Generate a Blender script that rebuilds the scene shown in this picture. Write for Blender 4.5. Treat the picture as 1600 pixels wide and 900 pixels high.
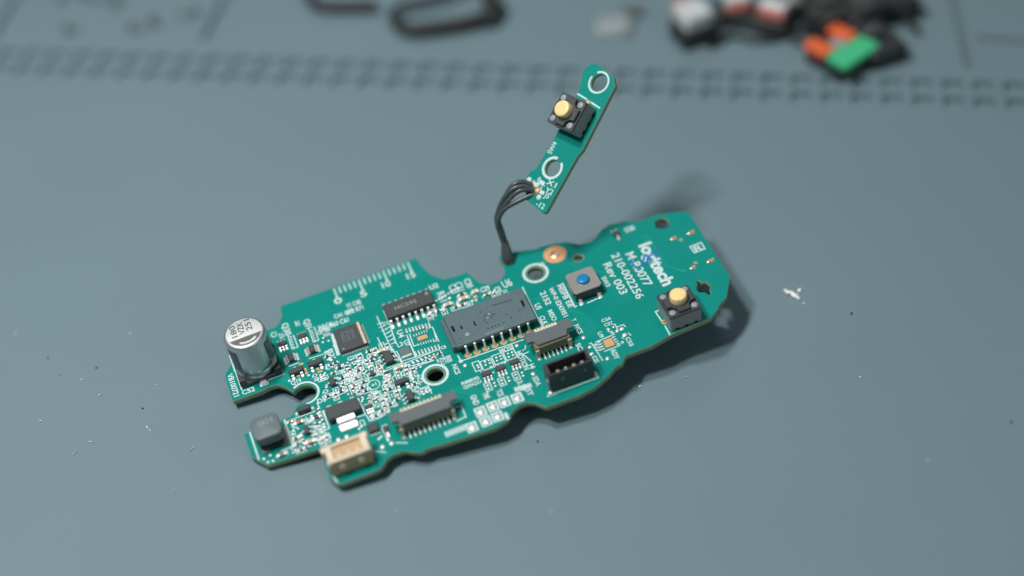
import bpy, bmesh, math, random
from mathutils import Vector, Matrix
random.seed(7)
for o in list(bpy.data.objects): bpy.data.objects.remove(o)
SC = bpy.context.scene
COL = SC.collection
MM = 0.001

# ---------------------------------------------------------------- camera
cam_d = bpy.data.cameras.new("camera")
cam = bpy.data.objects.new("camera", cam_d)
COL.objects.link(cam)
SC.camera = cam
# world axes of the camera (right, up, backwards)
CR = Vector((0.997546, 0.000000, -0.070017)); CU = Vector((0.050688, 0.689855, 0.722170)); CB = -Vector((-0.048301, 0.723947, -0.688162))
cam.matrix_world = Matrix(((CR.x, CU.x, CB.x, 15.280 * MM), (CR.y, CU.y, CB.y, -229.020 * MM), (CR.z, CU.z, CB.z, 217.700 * MM), (0, 0, 0, 1)))
cam_d.sensor_width = 36.0
cam_d.lens = 55.125
cam_d.clip_start = 0.01
cam_d.clip_end = 20.0
cam_d.dof.use_dof = True
cam_d.dof.focus_distance = 0.297
cam_d.dof.aperture_fstop = 3.8
cam_d.dof.aperture_blades = 9

# ---------------------------------------------------------------- light
W = bpy.data.worlds.new("World"); SC.world = W
W.use_nodes = True
bg = W.node_tree.nodes["Background"]
bg.inputs[0].default_value = (0.78, 0.95, 1.0, 1)
bg.inputs[1].default_value = 0.07

def lamp(name, loc, target, size, power, color):
    d = bpy.data.lights.new(name, 'AREA'); d.shape = 'DISK'; d.size = size; d.energy = power; d.color = color
    o = bpy.data.objects.new(name, d); COL.objects.link(o)
    o.location = Vector(loc)
    o.rotation_euler = (Vector(target) - Vector(loc)).to_track_quat('-Z', 'Y').to_euler()
    return o
lamp("desk_lamp", (-0.205, -0.110, 0.46), (0.0, 0.0, 0.0), 0.060, 1.33, (1.0, 0.985, 0.95))
lamp("desk_lamp", (-0.150, 0.005, 0.46), (0.0, 0.0, 0.0), 0.060, 1.14, (1.0, 0.985, 0.95))
lamp("ceiling_softbox", (0.10, 0.95, 0.95), (0.0, 0.0, 0.0), 0.45, 1.1, (0.90, 0.98, 1.0))
lamp("side_softbox", (0.34, -0.26, 0.30), (0.0, 0.0, 0.01), 0.30, 0.26, (0.95, 0.98, 1.0))  # added unseen fill lamp, lifts the right and front faces

SC.render.engine = 'CYCLES'
SC.view_settings.view_transform = 'Standard'
SC.view_settings.look = 'None'
SC.view_settings.exposure = 0.0
SC.view_settings.gamma = 1.0
SC.view_settings.use_curve_mapping = False

# ---------------------------------------------------------------- measured layout (millimetres on the boards and on the mat)
BRD = {'O': (-53.261879, -28.388669, 2.343603), 'u': (0.938841, 0.333944, 0.084019), 'v': (-0.338303, 0.940004, 0.044085), 'n': (-0.064256, -0.069812, 0.995489)}
ITEMS = {'cap': (6.6, 4.95), 'mcu': (25.07, 3.25), 'soic': (37.92, 5.57), 'sensor': (50.89, -5.65), 'reg': (19.19, -14.14), 'inductor': (4.77, -13.48), 'jst': (17.14, -25.45), 'diode': (12.22, -9.75), 'qfn':
(22.92, -19.64), 'filt': (33.76, -4.72), 'fpc_a': (32.59, -20.39), 'fpc_b': (60.23, -13.83), 'header': (59.93, -24.19), 'blue': (70.43, -5.14), 'sw': (84.14, -19.46), 'hole_screw': (37.25, -12.46),
'hole_b': (63.37, 3.1), 'copper': (68.62, 6.03), 'hole_small': (72.39, 2.98), 'hole_tear': (90.76, 4.0), 'plus': (91.0, -15.15), 'swvia': (80.74, -19.88), 'wirepad': (59.84, 8.53), 'uslots': [(94.96,
-0.81), (91.23, -0.7), (95.18, -9.45), (91.36, -9.51)], 'uspots': [(92.31, -1.79), (92.27, -8.71)], 'sensor_ths': [(44.43, -10.75), (46.23, -10.83), (48.02, -10.76), (49.84, -10.8), (51.63, -10.8),
(53.45, -10.74), (55.21, -10.76), (57.03, -10.73)], 'sensor_slots': [((43.65, -5.35), 0.5, 1.6), ((45.19, -5.73), 0.35, 0.9), ((47.82, -5.96), 0.3, 1.3), ((57.87, -5.3), 0.5, 1.6)], 'sensor_dots':
[(49.75, -8.26), (50.57, -8.28), (51.22, -8.27), (51.84, -8.27), (52.82, -8.28), (49.8, -3.72), (51.99, -5.41), (49.83, -5.98), (49.88, -6.8), (54.6, -7.83), (56.67, -6.73), (54.03, -6.6), (57.69,
-6.34), (52.48, -3.2), (52.93, -3.24), (53.39, -3.28), (53.85, -3.32), (54.31, -3.36), (54.77, -3.4), (55.22, -3.44), (55.68, -3.47), (56.14, -3.51)], 'sensor_dimple': (50.85, -5.29), 'sensor_ring':
(43.94, -8.74), 'sensor_ring2': (57.72, -1.86), 'sensor_spot': (45.65, -7.84)}
TEXT = [('logitech', (85.53, -5.51), 12.22, 2.5, -90), ('M-R0077', (81.88, -5.19), 9.75, 1.75, -90), ('210-002256', (79.22, -5.77), 13.14, 1.6, -90), ('Rev 003', (76.87, -5.35), 8.95, 1.6, -90), ('SW3', (74.84, -5.34), 2.77, 0.95, -90), ('2152', (62.82, -3.97), 3.7, 1.15, -90), ('WP-0 E243951', (64.63, -6.04), 8.29, 0.95, -90), ('MSFB EE', (66.39, -5.16), 6.45, 1.0, -90), ('U5', (60.73, -5.34), 1.54, 1.1, -90), ('MISO', (62.37, -8.68), 2.89, 0.95, -90), ('CLK', (60.42, -9.1), 2.45, 0.95, -90), ('NCS', (65.61, -14.2), 2.48, 0.95, -90), ('Y', (65.72, -11.63), 0.71, 0.8, -90), ('SCL', (64.1, -18.72), 2.64, 0.95, -90), ('MOSI', (51.39, -12.62), 2.52, 1.1, 0), ('MOTION', (53.33, -16.61), 4.89, 1.0, -90), ('NCS', (41.28, -12.98), 2.51, 1.0, -90), ('R88R90', (42.82, -16.78), 3.49, 0.75, 0), ('Q20Q21', (42.81, -17.81), 3.54, 0.75, 0), ('SDA', (53.98, -22.41), 2.4, 0.95, -90), ('GND', (42.07, -21.48), 2.42, 1.1, -90), ('TMS', (44.34, -21.4), 1.68, 1.1, -90), ('TCK', (46.84, -22.07), 1.83, 1.1, -90), ('3.3V', (51.05, -22.28), 2.71, 1.0, -90), ('RST', (51.86, -23.8), 2.59, 1.0, -90), ('J4', (54.44, -18.61), 1.36, 1.0, -90), ('C56', (71.19, -14.31), 1.86, 0.75, 0), ('C57', (71.17, -15.55), 1.8, 0.75, 0), ('U9', (68.84, -17.39), 1.55, 0.8, -90), ('C55', (73.03, -21.37), 2.39, 0.8, -90), ('R77', (67.08, -20.0), 2.1, 0.8, -90), ('C35', (65.72, -22.47), 1.81, 0.8, -90), ('RDY', (69.42, -23.02), 2.43, 0.95, -90), ('VB100721', (1.18, 2.54), 6.1, 1.05, -90), ('C52', (3.53, -0.12), 2.52, 1.1, 0), ('Q19', (12.52, -2.11), 2.03, 1.05, 0), ('Q18', (16.27, -2.81), 1.86, 0.9, -90), ('D5', (15.84, -8.67), 1.63, 1.1, 0), ('Q10', (17.13, -7.56), 2.04, 0.95, -90), ('C20', (24.06, -1.29), 2.01, 0.9, 0), ('C5', (27.26, -2.49), 1.34, 1.1, 0), ('R58', (20.88, -3.65), 1.77, 0.9, 0), ('104', (22.6, -2.86), 1.48, 0.8, 0), ('C71', (21.73, -6.8), 1.79, 1.0, 0), ('R105', (21.73, -8.5), 2.03, 0.75, 0), ('C47', (19.68, -1.55), 2.25, 1.0, 0), ('R40', (24.55, -5.37), 1.33, 0.8, -90), ('C72', (25.17, -7.26), 1.98, 0.8, -90), ('D6', (27.4, -7.07), 1.54, 0.9, -90), ('R13', (28.76, -10.64), 2.05, 0.8, -90), ('R11', (28.01, -10.89), 1.94, 0.8, -90), ('C9', (27.59, -11.24), 1.96, 0.8, -90), ('C12', (28.17, -13.6), 1.81, 0.95, 0), ('R32', (26.31, -12.31), 1.82, 0.8, -90), ('R31', (25.74, -12.12), 2.05, 0.8, -90), ('R33', (25.09, -12.04), 2.1, 0.8, -90), ('U3', (28.2, -15.79), 1.27, 1.0, -90), ('R45', (22.97, -4.82), 1.93, 0.7, -90), ('R46', (23.47, -5.07), 1.93, 0.7, -90), ('C21', (25.73, -1.97), 1.94, 0.7, -90), ('R22', (28.07, -4.94), 1.44, 0.7, -90), ('e1', (25.97, -9.46), 0.95, 0.75, 0), ('Q9', (25.17, -14.58), 1.22, 0.8, -90), ('R14', (24.7, -16.84), 1.74, 0.9, -90), ('R16', (25.45, -16.65), 1.74, 0.9, -90), ('2', (26.34, -16.72), 1.36, 1.2, -90), ('C2', (21.4, -17.32), 1.62, 1.0, -90), ('C', (31.73, -9.4), 0.76, 1.2, 0), ('Q6', (32.79, -13.67), 1.61, 1.0, 0), ('R2', (34.0, -10.67), 1.56, 0.8, -90), ('AC1', (34.24, -12.02), 2.14, 0.8, -90), ('U1', (31.54, -2.76), 1.53, 0.9, -90), ('U4', (34.31, 0.23), 2.02, 1.15, -90), ('U7', (34.69, -2.6), 1.54, 0.95, -90), ('L3', (33.38, -2.3), 1.1, 1.1, 0), ('R79R80', (39.98, -9.5), 2.78, 0.8, 0), ('C100', (40.22, -10.4), 2.24, 0.8, 0), ('C8', (40.78, -6.78), 1.04, 0.8, 0), ('U2', (44.02, 9.04), 1.85, 1.2, 0), ('R61', (44.69, 5.67), 2.68, 1.5, -90), ('C33', (47.37, 6.57), 2.42, 1.5, -90), ('C31', (48.59, 6.62), 2.42, 1.5, -90), ('C30', (50.51, 6.65), 2.57, 1.2, -90), ('C29', (52.95, 3.72), 1.87, 1.2, 0), ('C28', (55.19, 2.49), 1.11, 1.3, 0), ('U6', (57.34, 3.15), 1.89, 2.0, 0), ('Q30', (14.22, 11.64), 3.39, 1.2, -90), ('C1', (11.51, 11.47), 1.14, 1.3, 0), ('D1', (12.86, 10.48), 0.87, 1.3, 0), ('R1', (16.54, 12.11), 0.81, 1.3, 0), ('Q31', (18.42, 11.06), 2.56, 1.2, -90), ('R65 C66', (21.52, 8.98), 2.88, 1.1, 0), ('C67 R64', (20.83, 7.8), 2.53, 1.0, 0), ('R63', (21.1, 6.66), 1.3, 0.8, 0), ('B1', (19.86, 1.4), 2.46, 0.8, -90), ('B2', (20.72, 1.65), 2.22, 0.8, -90), ('0', (25.54, 14.23), 1.59, 1.6, 0), ('5', (30.69, 13.67), 1.4, 1.6, 0), ('10', (35.55, 13.99), 1.78, 1.6, 0), ('15', (40.79, 14.03), 1.79, 1.6, 0), ('Y1 C40', (28.1, 11.95), 3.0, 1.2, 0), ('R70 R71', (27.88, 10.3), 3.44, 1.2, 0), ('C41 C42', (25.64, 10.37), 4.03, 1.1, 0), ('C60 R60 C61', (23.01, 8.56), 6.15, 1.2, 0), ('R', (94.39, -5.37), 1.69, 1.6, 0), ('D20', (84.53, 5.66), 1.98, 1.3, 0), ('SW1', (65.25, 4.77), 1.17, 1.0, 0)]
LINES = [(0.22, [(2.31, 7.75), (2.41, 0.72)]), (0.22, [(9.21, 10.05), (10.91, 0.83), (7.83, 0.81)]), (0.2, [(2.21, 10.18), (2.21, 5.84)]), (0.26, [(1.45, -10.06), (1.54, -16.83)]), (0.26, [(8.16, -10.15),
(8.22, -16.51)]), (0.18, [(59.73, 0.76), (59.61, -10.68)]), (0.18, [(59.81, -10.03), (59.73, -7.95)]), (0.2, [(42.63, -9.95), (42.7, -11.53), (55.16, -11.9)]), (0.18, [(53.87, -15.16), (54.71,
-17.5)]), (0.18, [(53.84, -15.24), (55.02, -15.16)]), (0.16, [(54.17, -14.35), (54.84, -14.1), (55.02, -13.41)]), (0.16, [(52.83, -11.93), (52.8, -12.98)]), (0.2, [(67.16, -1.79), (67.09, -8.55),
(67.43, -8.62)]), (0.2, [(69.63, -8.82), (71.23, -8.72)]), (0.2, [(67.05, -8.76), (67.09, -2.04)]), (0.2, [(69.64, -8.77), (71.68, -8.67)]), (0.22, [(81.18, -16.71), (80.29, -16.74), (80.45,
-19.82)]), (0.22, [(80.5, -20.8), (80.42, -23.19)]), (0.18, [(67.33, -18.61), (71.12, -18.4)]), (0.18, [(67.98, -21.45), (71.12, -21.37)]), (0.16, [(66.11, -18.43), (66.49, -18.45), (66.78, -23.26)]),
(0.16, [(70.51, -16.42), (70.45, -17.36), (70.72, -17.32)]), (0.16, [(70.79, -17.79), (70.86, -18.09), (71.33, -18.07)]), (0.16, [(71.87, -16.13), (72.26, -16.14), (72.13, -18.03), (71.71, -18.08)]),
(0.16, [(72.31, -16.97), (73.64, -16.93), (73.75, -17.6)]), (0.16, [(72.2, -19.73), (72.34, -20.15)]), (0.16, [(73.67, -19.33), (73.83, -20.02)]), (0.17, [(35.32, -0.59), (35.27, -6.68)]), (0.17,
[(35.88, -0.66), (35.71, -3.95), (36.44, -3.93)]), (0.17, [(40.45, -0.95), (40.45, -4.94)]), (0.16, [(39.33, -0.79), (40.45, -0.95)]), (0.16, [(40.37, -2.52), (40.13, -4.59), (39.55, -4.59)]), (0.17,
[(32.54, -6.48), (39.93, -6.95)]), (0.17, [(32.99, -7.09), (33.05, -8.28), (38.12, -8.96)]), (0.17, [(39.97, -7.26), (40.02, -8.84)]), (0.2, [(31.46, -1.83), (32.44, -7.02)]), (0.2, [(33.06, 7.47),
(33.14, 4.14), (32.8, -1.71)]), (0.17, [(31.41, 6.65), (31.52, -3.04)]), (0.17, [(29.95, 1.31), (30.1, -1.55)]), (0.17, [(31.89, 4.37), (33.07, 4.38)]), (0.15, [(30.95, 4.64), (31.97, 4.63)]), (0.15,
[(31.08, 3.62), (32.1, 3.61)]), (0.15, [(31.21, 2.6), (32.23, 2.6)]), (0.15, [(31.34, 1.59), (32.36, 1.58)]), (0.15, [(31.47, 0.59), (32.49, 0.58)]), (0.15, [(31.6, -0.42), (32.62, -0.43)]), (0.15,
[(31.73, -1.41), (32.74, -1.42)]), (0.15, [(31.95, 3.83), (32.92, 3.89)]), (0.15, [(32.04, 2.77), (32.93, 2.87)]), (0.15, [(32.13, 1.72), (32.94, 1.86)]), (0.15, [(32.21, 0.68), (32.95, 0.85)]),
(0.15, [(32.3, -0.37), (32.96, -0.16)]), (0.15, [(32.39, -1.4), (32.97, -1.16)]), (0.17, [(32.34, -3.65), (32.49, -6.85)]), (0.17, [(35.25, -1.74), (35.15, -6.61)]), (0.17, [(29.36, -6.83), (32.19,
-6.89)]), (0.17, [(32.66, -7.22), (38.65, -6.9)]), (0.17, [(32.84, -8.94), (37.97, -8.99)]), (0.17, [(32.83, -7.6), (32.62, -11.89)]), (0.17, [(25.85, -4.23), (27.15, -4.19)]), (0.17, [(28.05, -7.15),
(28.35, -9.21), (28.74, -9.78)]), (0.17, [(26.94, -7.75), (30.82, -7.18)]), (0.16, [(33.51, -14.4), (35.21, -14.39), (35.26, -16.38)]), (0.16, [(32.85, -9.34), (32.97, -13.0), (33.81, -13.04)]),
(0.16, [(29.56, -9.43), (30.68, -9.02)]), (0.55, [(22.09, 6.05), (21.79, 0.83)]), (0.2, [(21.55, 3.32), (21.85, 0.79)]), (0.17, [(12.32, 2.2), (14.2, 2.24)]), (0.17, [(16.35, 2.25), (19.19, 2.12)]),
(0.17, [(14.03, 9.9), (13.92, 6.14), (15.08, 6.15), (15.02, 9.5)]), (0.17, [(18.28, 10.0), (18.22, 5.98), (19.24, 5.98), (19.36, 9.66)]), (0.17, [(17.2, -2.55), (17.03, -4.19), (18.34, -4.07)]),
(0.17, [(18.61, -8.2), (18.59, -9.03), (20.53, -8.86), (20.5, -7.99)]), (0.17, [(21.18, -5.09), (21.17, -6.62)]), (0.17, [(22.18, -9.01), (22.42, -10.63)]), (0.17, [(22.2, -11.37), (22.57, -14.42)]),
(0.16, [(24.41, -11.98), (24.49, -14.99)]), (0.17, [(25.88, -4.14), (27.28, -4.25)]), (0.17, [(25.7, -7.62), (27.12, -7.65)]), (0.16, [(27.06, -0.62), (27.21, -2.07), (28.24, -2.0)]), (0.16, [(23.78,
-2.52), (24.98, -2.33)]), (0.2, [(15.33, -11.43), (15.41, -15.68)]), (0.2, [(13.56, -15.86), (15.38, -15.76)]), (0.2, [(22.3, -11.51), (22.48, -15.66), (20.83, -15.59)]), (0.2, [(14.9, -8.91), (15.01,
-10.82)]), (0.18, [(9.97, -10.66), (14.0, -10.69)]), (0.18, [(12.02, -11.3), (12.19, -12.75), (14.85, -12.67)]), (0.18, [(15.5, -11.33), (15.41, -15.68), (13.58, -15.78)]), (0.18, [(15.23, -11.29),
(15.74, -11.45)]), (0.18, [(9.1, -11.34), (9.29, -12.71), (9.97, -12.76)]), (0.16, [(8.31, -13.32), (9.25, -13.41), (9.16, -15.35), (8.34, -15.31)]), (0.18, [(8.37, -16.76), (11.06, -16.45)]), (0.18,
[(12.95, -18.08), (15.08, -17.86), (14.98, -16.73), (14.16, -16.69)]), (0.2, [(5.9, -16.81), (8.25, -16.7)]), (0.2, [(22.63, -16.1), (22.78, -17.45), (24.14, -17.56), (24.03, -16.05)]), (0.16,
[(24.36, -20.03), (24.54, -23.51)]), (0.22, [(13.09, -22.56), (13.01, -25.29), (13.44, -28.07)]), (0.2, [(21.07, -24.12), (23.36, -25.58)]), (0.24, [(54.56, -26.62), (64.54, -26.71), (64.36,
-24.95)]), (0.22, [(38.31, -21.46), (39.37, -21.65), (39.26, -24.54)]), (0.22, [(37.48, -24.64), (39.05, -24.43)]), (0.2, [(25.78, -24.42), (27.6, -25.3)]), (0.17, [(44.45, -15.22), (45.76, -15.22),
(45.76, -12.92), (44.45, -12.92), (44.45, -15.22)]), (0.17, [(45.89, -15.66), (48.01, -15.66), (48.01, -13.36), (45.89, -13.36), (45.89, -15.66)]), (0.17, [(48.33, -15.32), (50.39, -15.32), (50.39,
-13.02), (48.33, -13.02), (48.33, -15.32)]), (0.17, [(50.66, -15.42), (52.72, -15.42), (52.72, -13.12), (50.66, -13.12), (50.66, -15.42)]), (0.17, [(44.79, -20.61), (45.89, -20.61), (45.89, -18.71),
(44.79, -18.71), (44.79, -20.61)]), (0.17, [(47.53, -20.65), (48.63, -20.65), (48.63, -18.75), (47.53, -18.75), (47.53, -20.65)]), (0.17, [(50.39, -20.57), (51.49, -20.57), (51.49, -18.67), (50.39,
-18.67), (50.39, -20.57)]), (0.32, [(38.68, -28.12), (40.38, -28.12), (40.38, -26.22), (38.68, -26.22), (38.68, -28.12)]), (0.32, [(41.43, -27.98), (43.13, -27.98), (43.13, -26.08), (41.43, -26.08),
(41.43, -27.98)]), (0.32, [(43.74, -27.9), (45.44, -27.9), (45.44, -26.0), (43.74, -26.0), (43.74, -27.9)]), (0.32, [(41.27, -25.47), (42.97, -25.47), (42.97, -23.57), (41.27, -23.57), (41.27,
-25.47)]), (0.32, [(43.73, -25.31), (45.43, -25.31), (45.43, -23.41), (43.73, -23.41), (43.73, -25.31)]), (0.32, [(46.02, -25.34), (47.72, -25.34), (47.72, -23.44), (46.02, -23.44), (46.02, -25.34)]),
(0.32, [(48.5, -25.45), (50.2, -25.45), (50.2, -23.55), (48.5, -23.55), (48.5, -25.45)]), (0.5, [(46.13, -27.02), (46.15, -28.11)]), (0.3, [(34.71, -26.17), (34.71, -27.1)]), (0.3, [(35.21, -26.17),
(35.2, -27.1)]), (0.3, [(35.7, -26.17), (35.7, -27.1)]), (0.3, [(36.2, -26.17), (36.19, -27.1)]), (0.3, [(36.69, -26.17), (36.69, -27.1)]), (0.3, [(37.19, -26.17), (37.18, -27.1)]), (0.3, [(37.69,
-26.17), (37.68, -27.1)]), (0.3, [(38.18, -26.17), (38.17, -27.1)]), (0.3, [(38.68, -26.17), (38.67, -27.1)]), (0.28, [(49.71, -22.19), (49.72, -22.93)]), (0.28, [(50.12, -22.22), (50.13, -22.97)]),
(0.28, [(50.53, -22.26), (50.54, -23.0)]), (0.28, [(50.94, -22.29), (50.95, -23.04)]), (0.28, [(51.35, -22.33), (51.35, -23.07)]), (0.28, [(51.76, -22.36), (51.76, -23.11)]), (0.28, [(52.17, -22.4),
(52.17, -23.14)]), (0.28, [(52.58, -22.43), (52.58, -23.18)]), (0.22, [(93.16, -6.18), (95.46, -6.18), (95.46, -4.28), (93.16, -4.28), (93.16, -6.18)])]
RULER = ((25.63, 17.95), (41.26, 17.56))
DOTS = [((42.7, -11.53), 0.42), ((47.39, -15.49), 0.3), ((50.13, -15.51), 0.3), ((71.76, -20.91), 0.28), ((11.41, -1.32), 0.28), ((15.15, -1.69), 0.28), ((16.73, 0.2), 0.15), ((28.97, -12.72), 0.25),
((47.32, -16.88), 0.2)]
PADS = [(45.25, -13.86, 0.5, 0.45), (45.26, -14.44, 0.5, 0.45), (46.82, -13.67, 0.45, 0.45), (47.6, -13.68, 0.45, 0.45), (46.68, -14.47, 0.45, 0.45), (47.55, -14.42, 0.45, 0.45), (49.11, -13.66, 0.45, 0.45),
(49.9, -13.67, 0.45, 0.45), (48.97, -14.46, 0.45, 0.45), (49.84, -14.41, 0.45, 0.45), (51.44, -13.76, 0.45, 0.45), (52.23, -13.77, 0.45, 0.45), (51.29, -14.56, 0.45, 0.45), (52.17, -14.51, 0.45,
0.45), (45.37, -19.27, 0.5, 0.42), (45.31, -20.06, 0.5, 0.42), (46.71, -19.27, 0.5, 0.42), (46.65, -20.06, 0.5, 0.42), (48.11, -19.31, 0.5, 0.42), (48.05, -20.1, 0.5, 0.42), (49.48, -19.23, 0.5,
0.42), (49.41, -20.03, 0.5, 0.42), (50.97, -19.22, 0.5, 0.42), (50.91, -20.01, 0.5, 0.42), (52.23, -19.27, 0.5, 0.42), (52.16, -20.07, 0.5, 0.42), (35.48, -5.8, 0.36, 1.35), (35.59, 0.49, 0.36, 1.3),
(36.65, -3.93, 0.22, 0.75), (36.55, -1.3, 0.22, 0.75), (36.13, -5.85, 0.36, 1.35), (36.23, 0.4, 0.36, 1.3), (37.15, -3.96, 0.22, 0.75), (37.07, -1.3, 0.22, 0.75), (36.78, -5.91, 0.36, 1.35), (36.88,
0.32, 0.36, 1.3), (37.65, -4.0, 0.22, 0.75), (37.6, -1.31, 0.22, 0.75), (37.44, -5.96, 0.36, 1.35), (37.52, 0.24, 0.36, 1.3), (38.14, -4.03, 0.22, 0.75), (38.12, -1.31, 0.22, 0.75), (38.09, -6.01,
0.36, 1.35), (38.17, 0.15, 0.36, 1.3), (38.64, -4.06, 0.22, 0.75), (38.64, -1.31, 0.22, 0.75), (38.74, -6.06, 0.36, 1.35), (38.81, 0.07, 0.36, 1.3), (39.13, -4.09, 0.22, 0.75), (39.17, -1.31, 0.22,
0.75), (39.4, -6.11, 0.36, 1.35), (39.46, -0.01, 0.36, 1.3), (39.63, -4.12, 0.22, 0.75), (40.05, -6.16, 0.36, 1.35), (40.1, -0.09, 0.36, 1.3), (33.54, -7.85, 0.5, 0.45), (34.29, -7.51, 0.45, 0.4),
(34.32, -8.53, 0.45, 0.4), (34.42, -7.86, 0.5, 0.45), (35.14, -7.53, 0.45, 0.4), (35.18, -8.55, 0.45, 0.4), (35.3, -7.88, 0.5, 0.45), (36.0, -7.54, 0.45, 0.4), (36.03, -8.56, 0.45, 0.4), (36.19,
-7.89, 0.5, 0.45), (36.85, -7.56, 0.45, 0.4), (36.88, -8.58, 0.45, 0.4), (37.07, -7.9, 0.5, 0.45), (37.71, -7.58, 0.45, 0.4), (37.73, -8.6, 0.45, 0.4), (38.56, -7.6, 0.45, 0.4), (38.59, -8.62, 0.45,
0.4), (33.18, -9.88, 0.55, 0.4), (33.13, -10.72, 0.55, 0.4), (33.14, -11.58, 0.55, 0.4), (33.18, -12.35, 0.55, 0.4), (33.82, -15.2, 0.45, 0.45), (34.67, -14.97, 0.45, 0.45), (34.7, -15.73, 0.45,
0.45), (33.88, -15.89, 0.45, 0.45), (71.71, -16.67, 0.45, 0.45), (70.77, -16.73, 0.45, 0.45), (71.92, -17.74, 0.45, 0.45), (70.99, -17.63, 0.45, 0.45), (72.97, -17.74, 0.9, 0.8), (72.87, -19.37, 0.95,
0.9), (65.87, -19.18, 0.75, 0.65), (65.58, -20.85, 0.85, 0.7), (67.95, -18.83, 0.75, 0.32), (70.83, -18.96, 0.75, 0.32), (67.97, -19.46, 0.75, 0.32), (70.87, -19.61, 0.75, 0.32), (67.98, -20.1, 0.75,
0.32), (70.91, -20.26, 0.75, 0.32), (67.99, -20.73, 0.75, 0.32), (70.95, -20.9, 0.75, 0.32), (19.0, -8.3, 0.5, 0.45), (20.03, -8.14, 0.5, 0.45), (17.51, -6.05, 0.5, 0.45), (20.15, -6.97, 0.5, 0.45),
(20.18, -4.88, 0.5, 0.45), (17.53, -3.67, 0.5, 0.45), (21.87, -4.67, 0.5, 0.45), (22.27, -4.77, 0.5, 0.45), (21.42, -5.5, 0.5, 0.45), (21.66, -5.91, 0.5, 0.45), (24.71, -2.49, 0.5, 0.45), (25.11,
-2.6, 0.5, 0.45), (26.35, -4.96, 0.5, 0.45), (27.01, -4.9, 0.5, 0.45), (25.58, -5.64, 0.5, 0.45), (22.77, -12.3, 0.5, 0.45), (23.1, -11.9, 0.5, 0.45), (24.07, -12.19, 0.5, 0.45), (24.17, -12.8, 0.5,
0.45), (22.87, -9.54, 0.5, 0.45), (23.13, -10.6, 0.5, 0.45), (20.2, 0.04, 0.5, 0.45), (21.0, 0.33, 0.5, 0.45), (28.46, -2.7, 0.5, 0.45), (28.64, -4.25, 0.5, 0.45), (28.54, -6.24, 0.5, 0.45), (30.56,
-8.01, 0.5, 0.45), (29.05, -7.84, 0.5, 0.45), (28.57, -7.79, 0.5, 0.45), (29.14, -8.46, 0.5, 0.45), (8.75, -13.99, 0.55, 0.5), (8.69, -14.76, 0.55, 0.5), (12.71, -13.91, 0.55, 0.5), (13.77, -14.34,
0.55, 0.5), (13.82, -15.18, 0.55, 0.5), (14.19, -13.54, 0.55, 0.5), (14.76, -14.27, 0.55, 0.5), (14.7, -14.97, 0.55, 0.5), (14.72, -13.16, 0.55, 0.5), (12.86, -15.89, 0.55, 0.5), (13.48, -17.17, 0.55,
0.5), (14.58, -17.17, 0.55, 0.5), (14.03, -17.17, 0.55, 0.5), (12.65, -12.33, 0.55, 0.5), (13.12, -11.37, 0.55, 0.5), (14.36, -11.42, 0.55, 0.5), (9.83, -14.87, 0.55, 0.5), (12.64, -17.22, 0.55, 0.5),
(9.95, -14.93, 1.2, 0.7), (7.7, -17.24, 0.4, 0.4), (7.74, -18.14, 0.4, 0.4), (8.55, -17.25, 0.4, 0.4), (8.58, -18.16, 0.4, 0.4), (9.39, -17.27, 0.4, 0.4), (9.43, -18.17, 0.4, 0.4), (10.24, -17.28,
0.4, 0.4), (10.27, -18.19, 0.4, 0.4), (11.08, -17.3, 0.4, 0.4), (11.11, -18.21, 0.4, 0.4), (11.93, -17.32, 0.4, 0.4), (11.96, -18.22, 0.4, 0.4), (12.77, -17.33, 0.4, 0.4), (12.8, -18.24, 0.4, 0.4),
(2.43, -17.08, 0.55, 0.5), (2.98, -18.14, 0.55, 0.5), (3.72, -16.82, 0.55, 0.5), (3.89, -18.31, 0.55, 0.5), (6.71, -17.38, 0.55, 0.5), (23.24, -16.4, 0.5, 0.5), (23.44, -16.86, 0.5, 0.5), (23.57,
-16.2, 0.5, 0.5), (23.18, -22.14, 0.5, 0.5), (23.68, -21.84, 0.5, 0.5), (20.46, -18.31, 0.5, 0.5), (20.96, -18.01, 0.5, 0.5), (13.5, -17.09, 0.5, 0.5), (14.5, -17.22, 0.5, 0.5), (24.68, -23.04, 0.5,
0.5), (18.67, 8.99, 0.4, 0.35), (14.45, 9.28, 0.4, 0.35), (18.66, 8.28, 0.4, 0.35), (14.41, 8.59, 0.4, 0.35), (18.64, 7.58, 0.4, 0.35), (14.38, 7.91, 0.4, 0.35), (18.63, 6.89, 0.4, 0.35), (14.35,
7.22, 0.4, 0.35), (18.61, 6.19, 0.4, 0.35), (14.31, 6.54, 0.4, 0.35), (19.88, 5.15, 0.5, 0.45), (21.0, 4.99, 0.5, 0.45), (20.24, 6.18, 0.5, 0.45), (20.01, 0.14, 0.5, 0.45), (21.0, 0.33, 0.5, 0.45),
(19.97, 0.75, 0.5, 0.45), (17.31, -3.18, 0.5, 0.45), (17.83, -2.86, 0.5, 0.45), (20.01, -4.71, 0.5, 0.45), (20.42, -5.29, 0.5, 0.45), (43.25, 5.24, 0.5, 0.45), (43.95, 5.41, 0.5, 0.45), (44.66, 5.58,
0.5, 0.45), (45.38, 5.76, 0.5, 0.45), (46.09, 5.93, 0.5, 0.45), (46.8, 6.1, 0.5, 0.45), (47.51, 6.27, 0.5, 0.45), (48.23, 6.45, 0.5, 0.45), (43.91, 2.59, 0.6, 0.5), (46.81, 2.44, 0.6, 0.5), (48.32,
2.0, 0.6, 0.5), (51.93, 1.82, 0.6, 0.5), (45.92, 4.71, 0.6, 0.5), (49.72, 1.95, 0.6, 0.5), (52.73, 1.75, 0.6, 0.5)]
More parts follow.
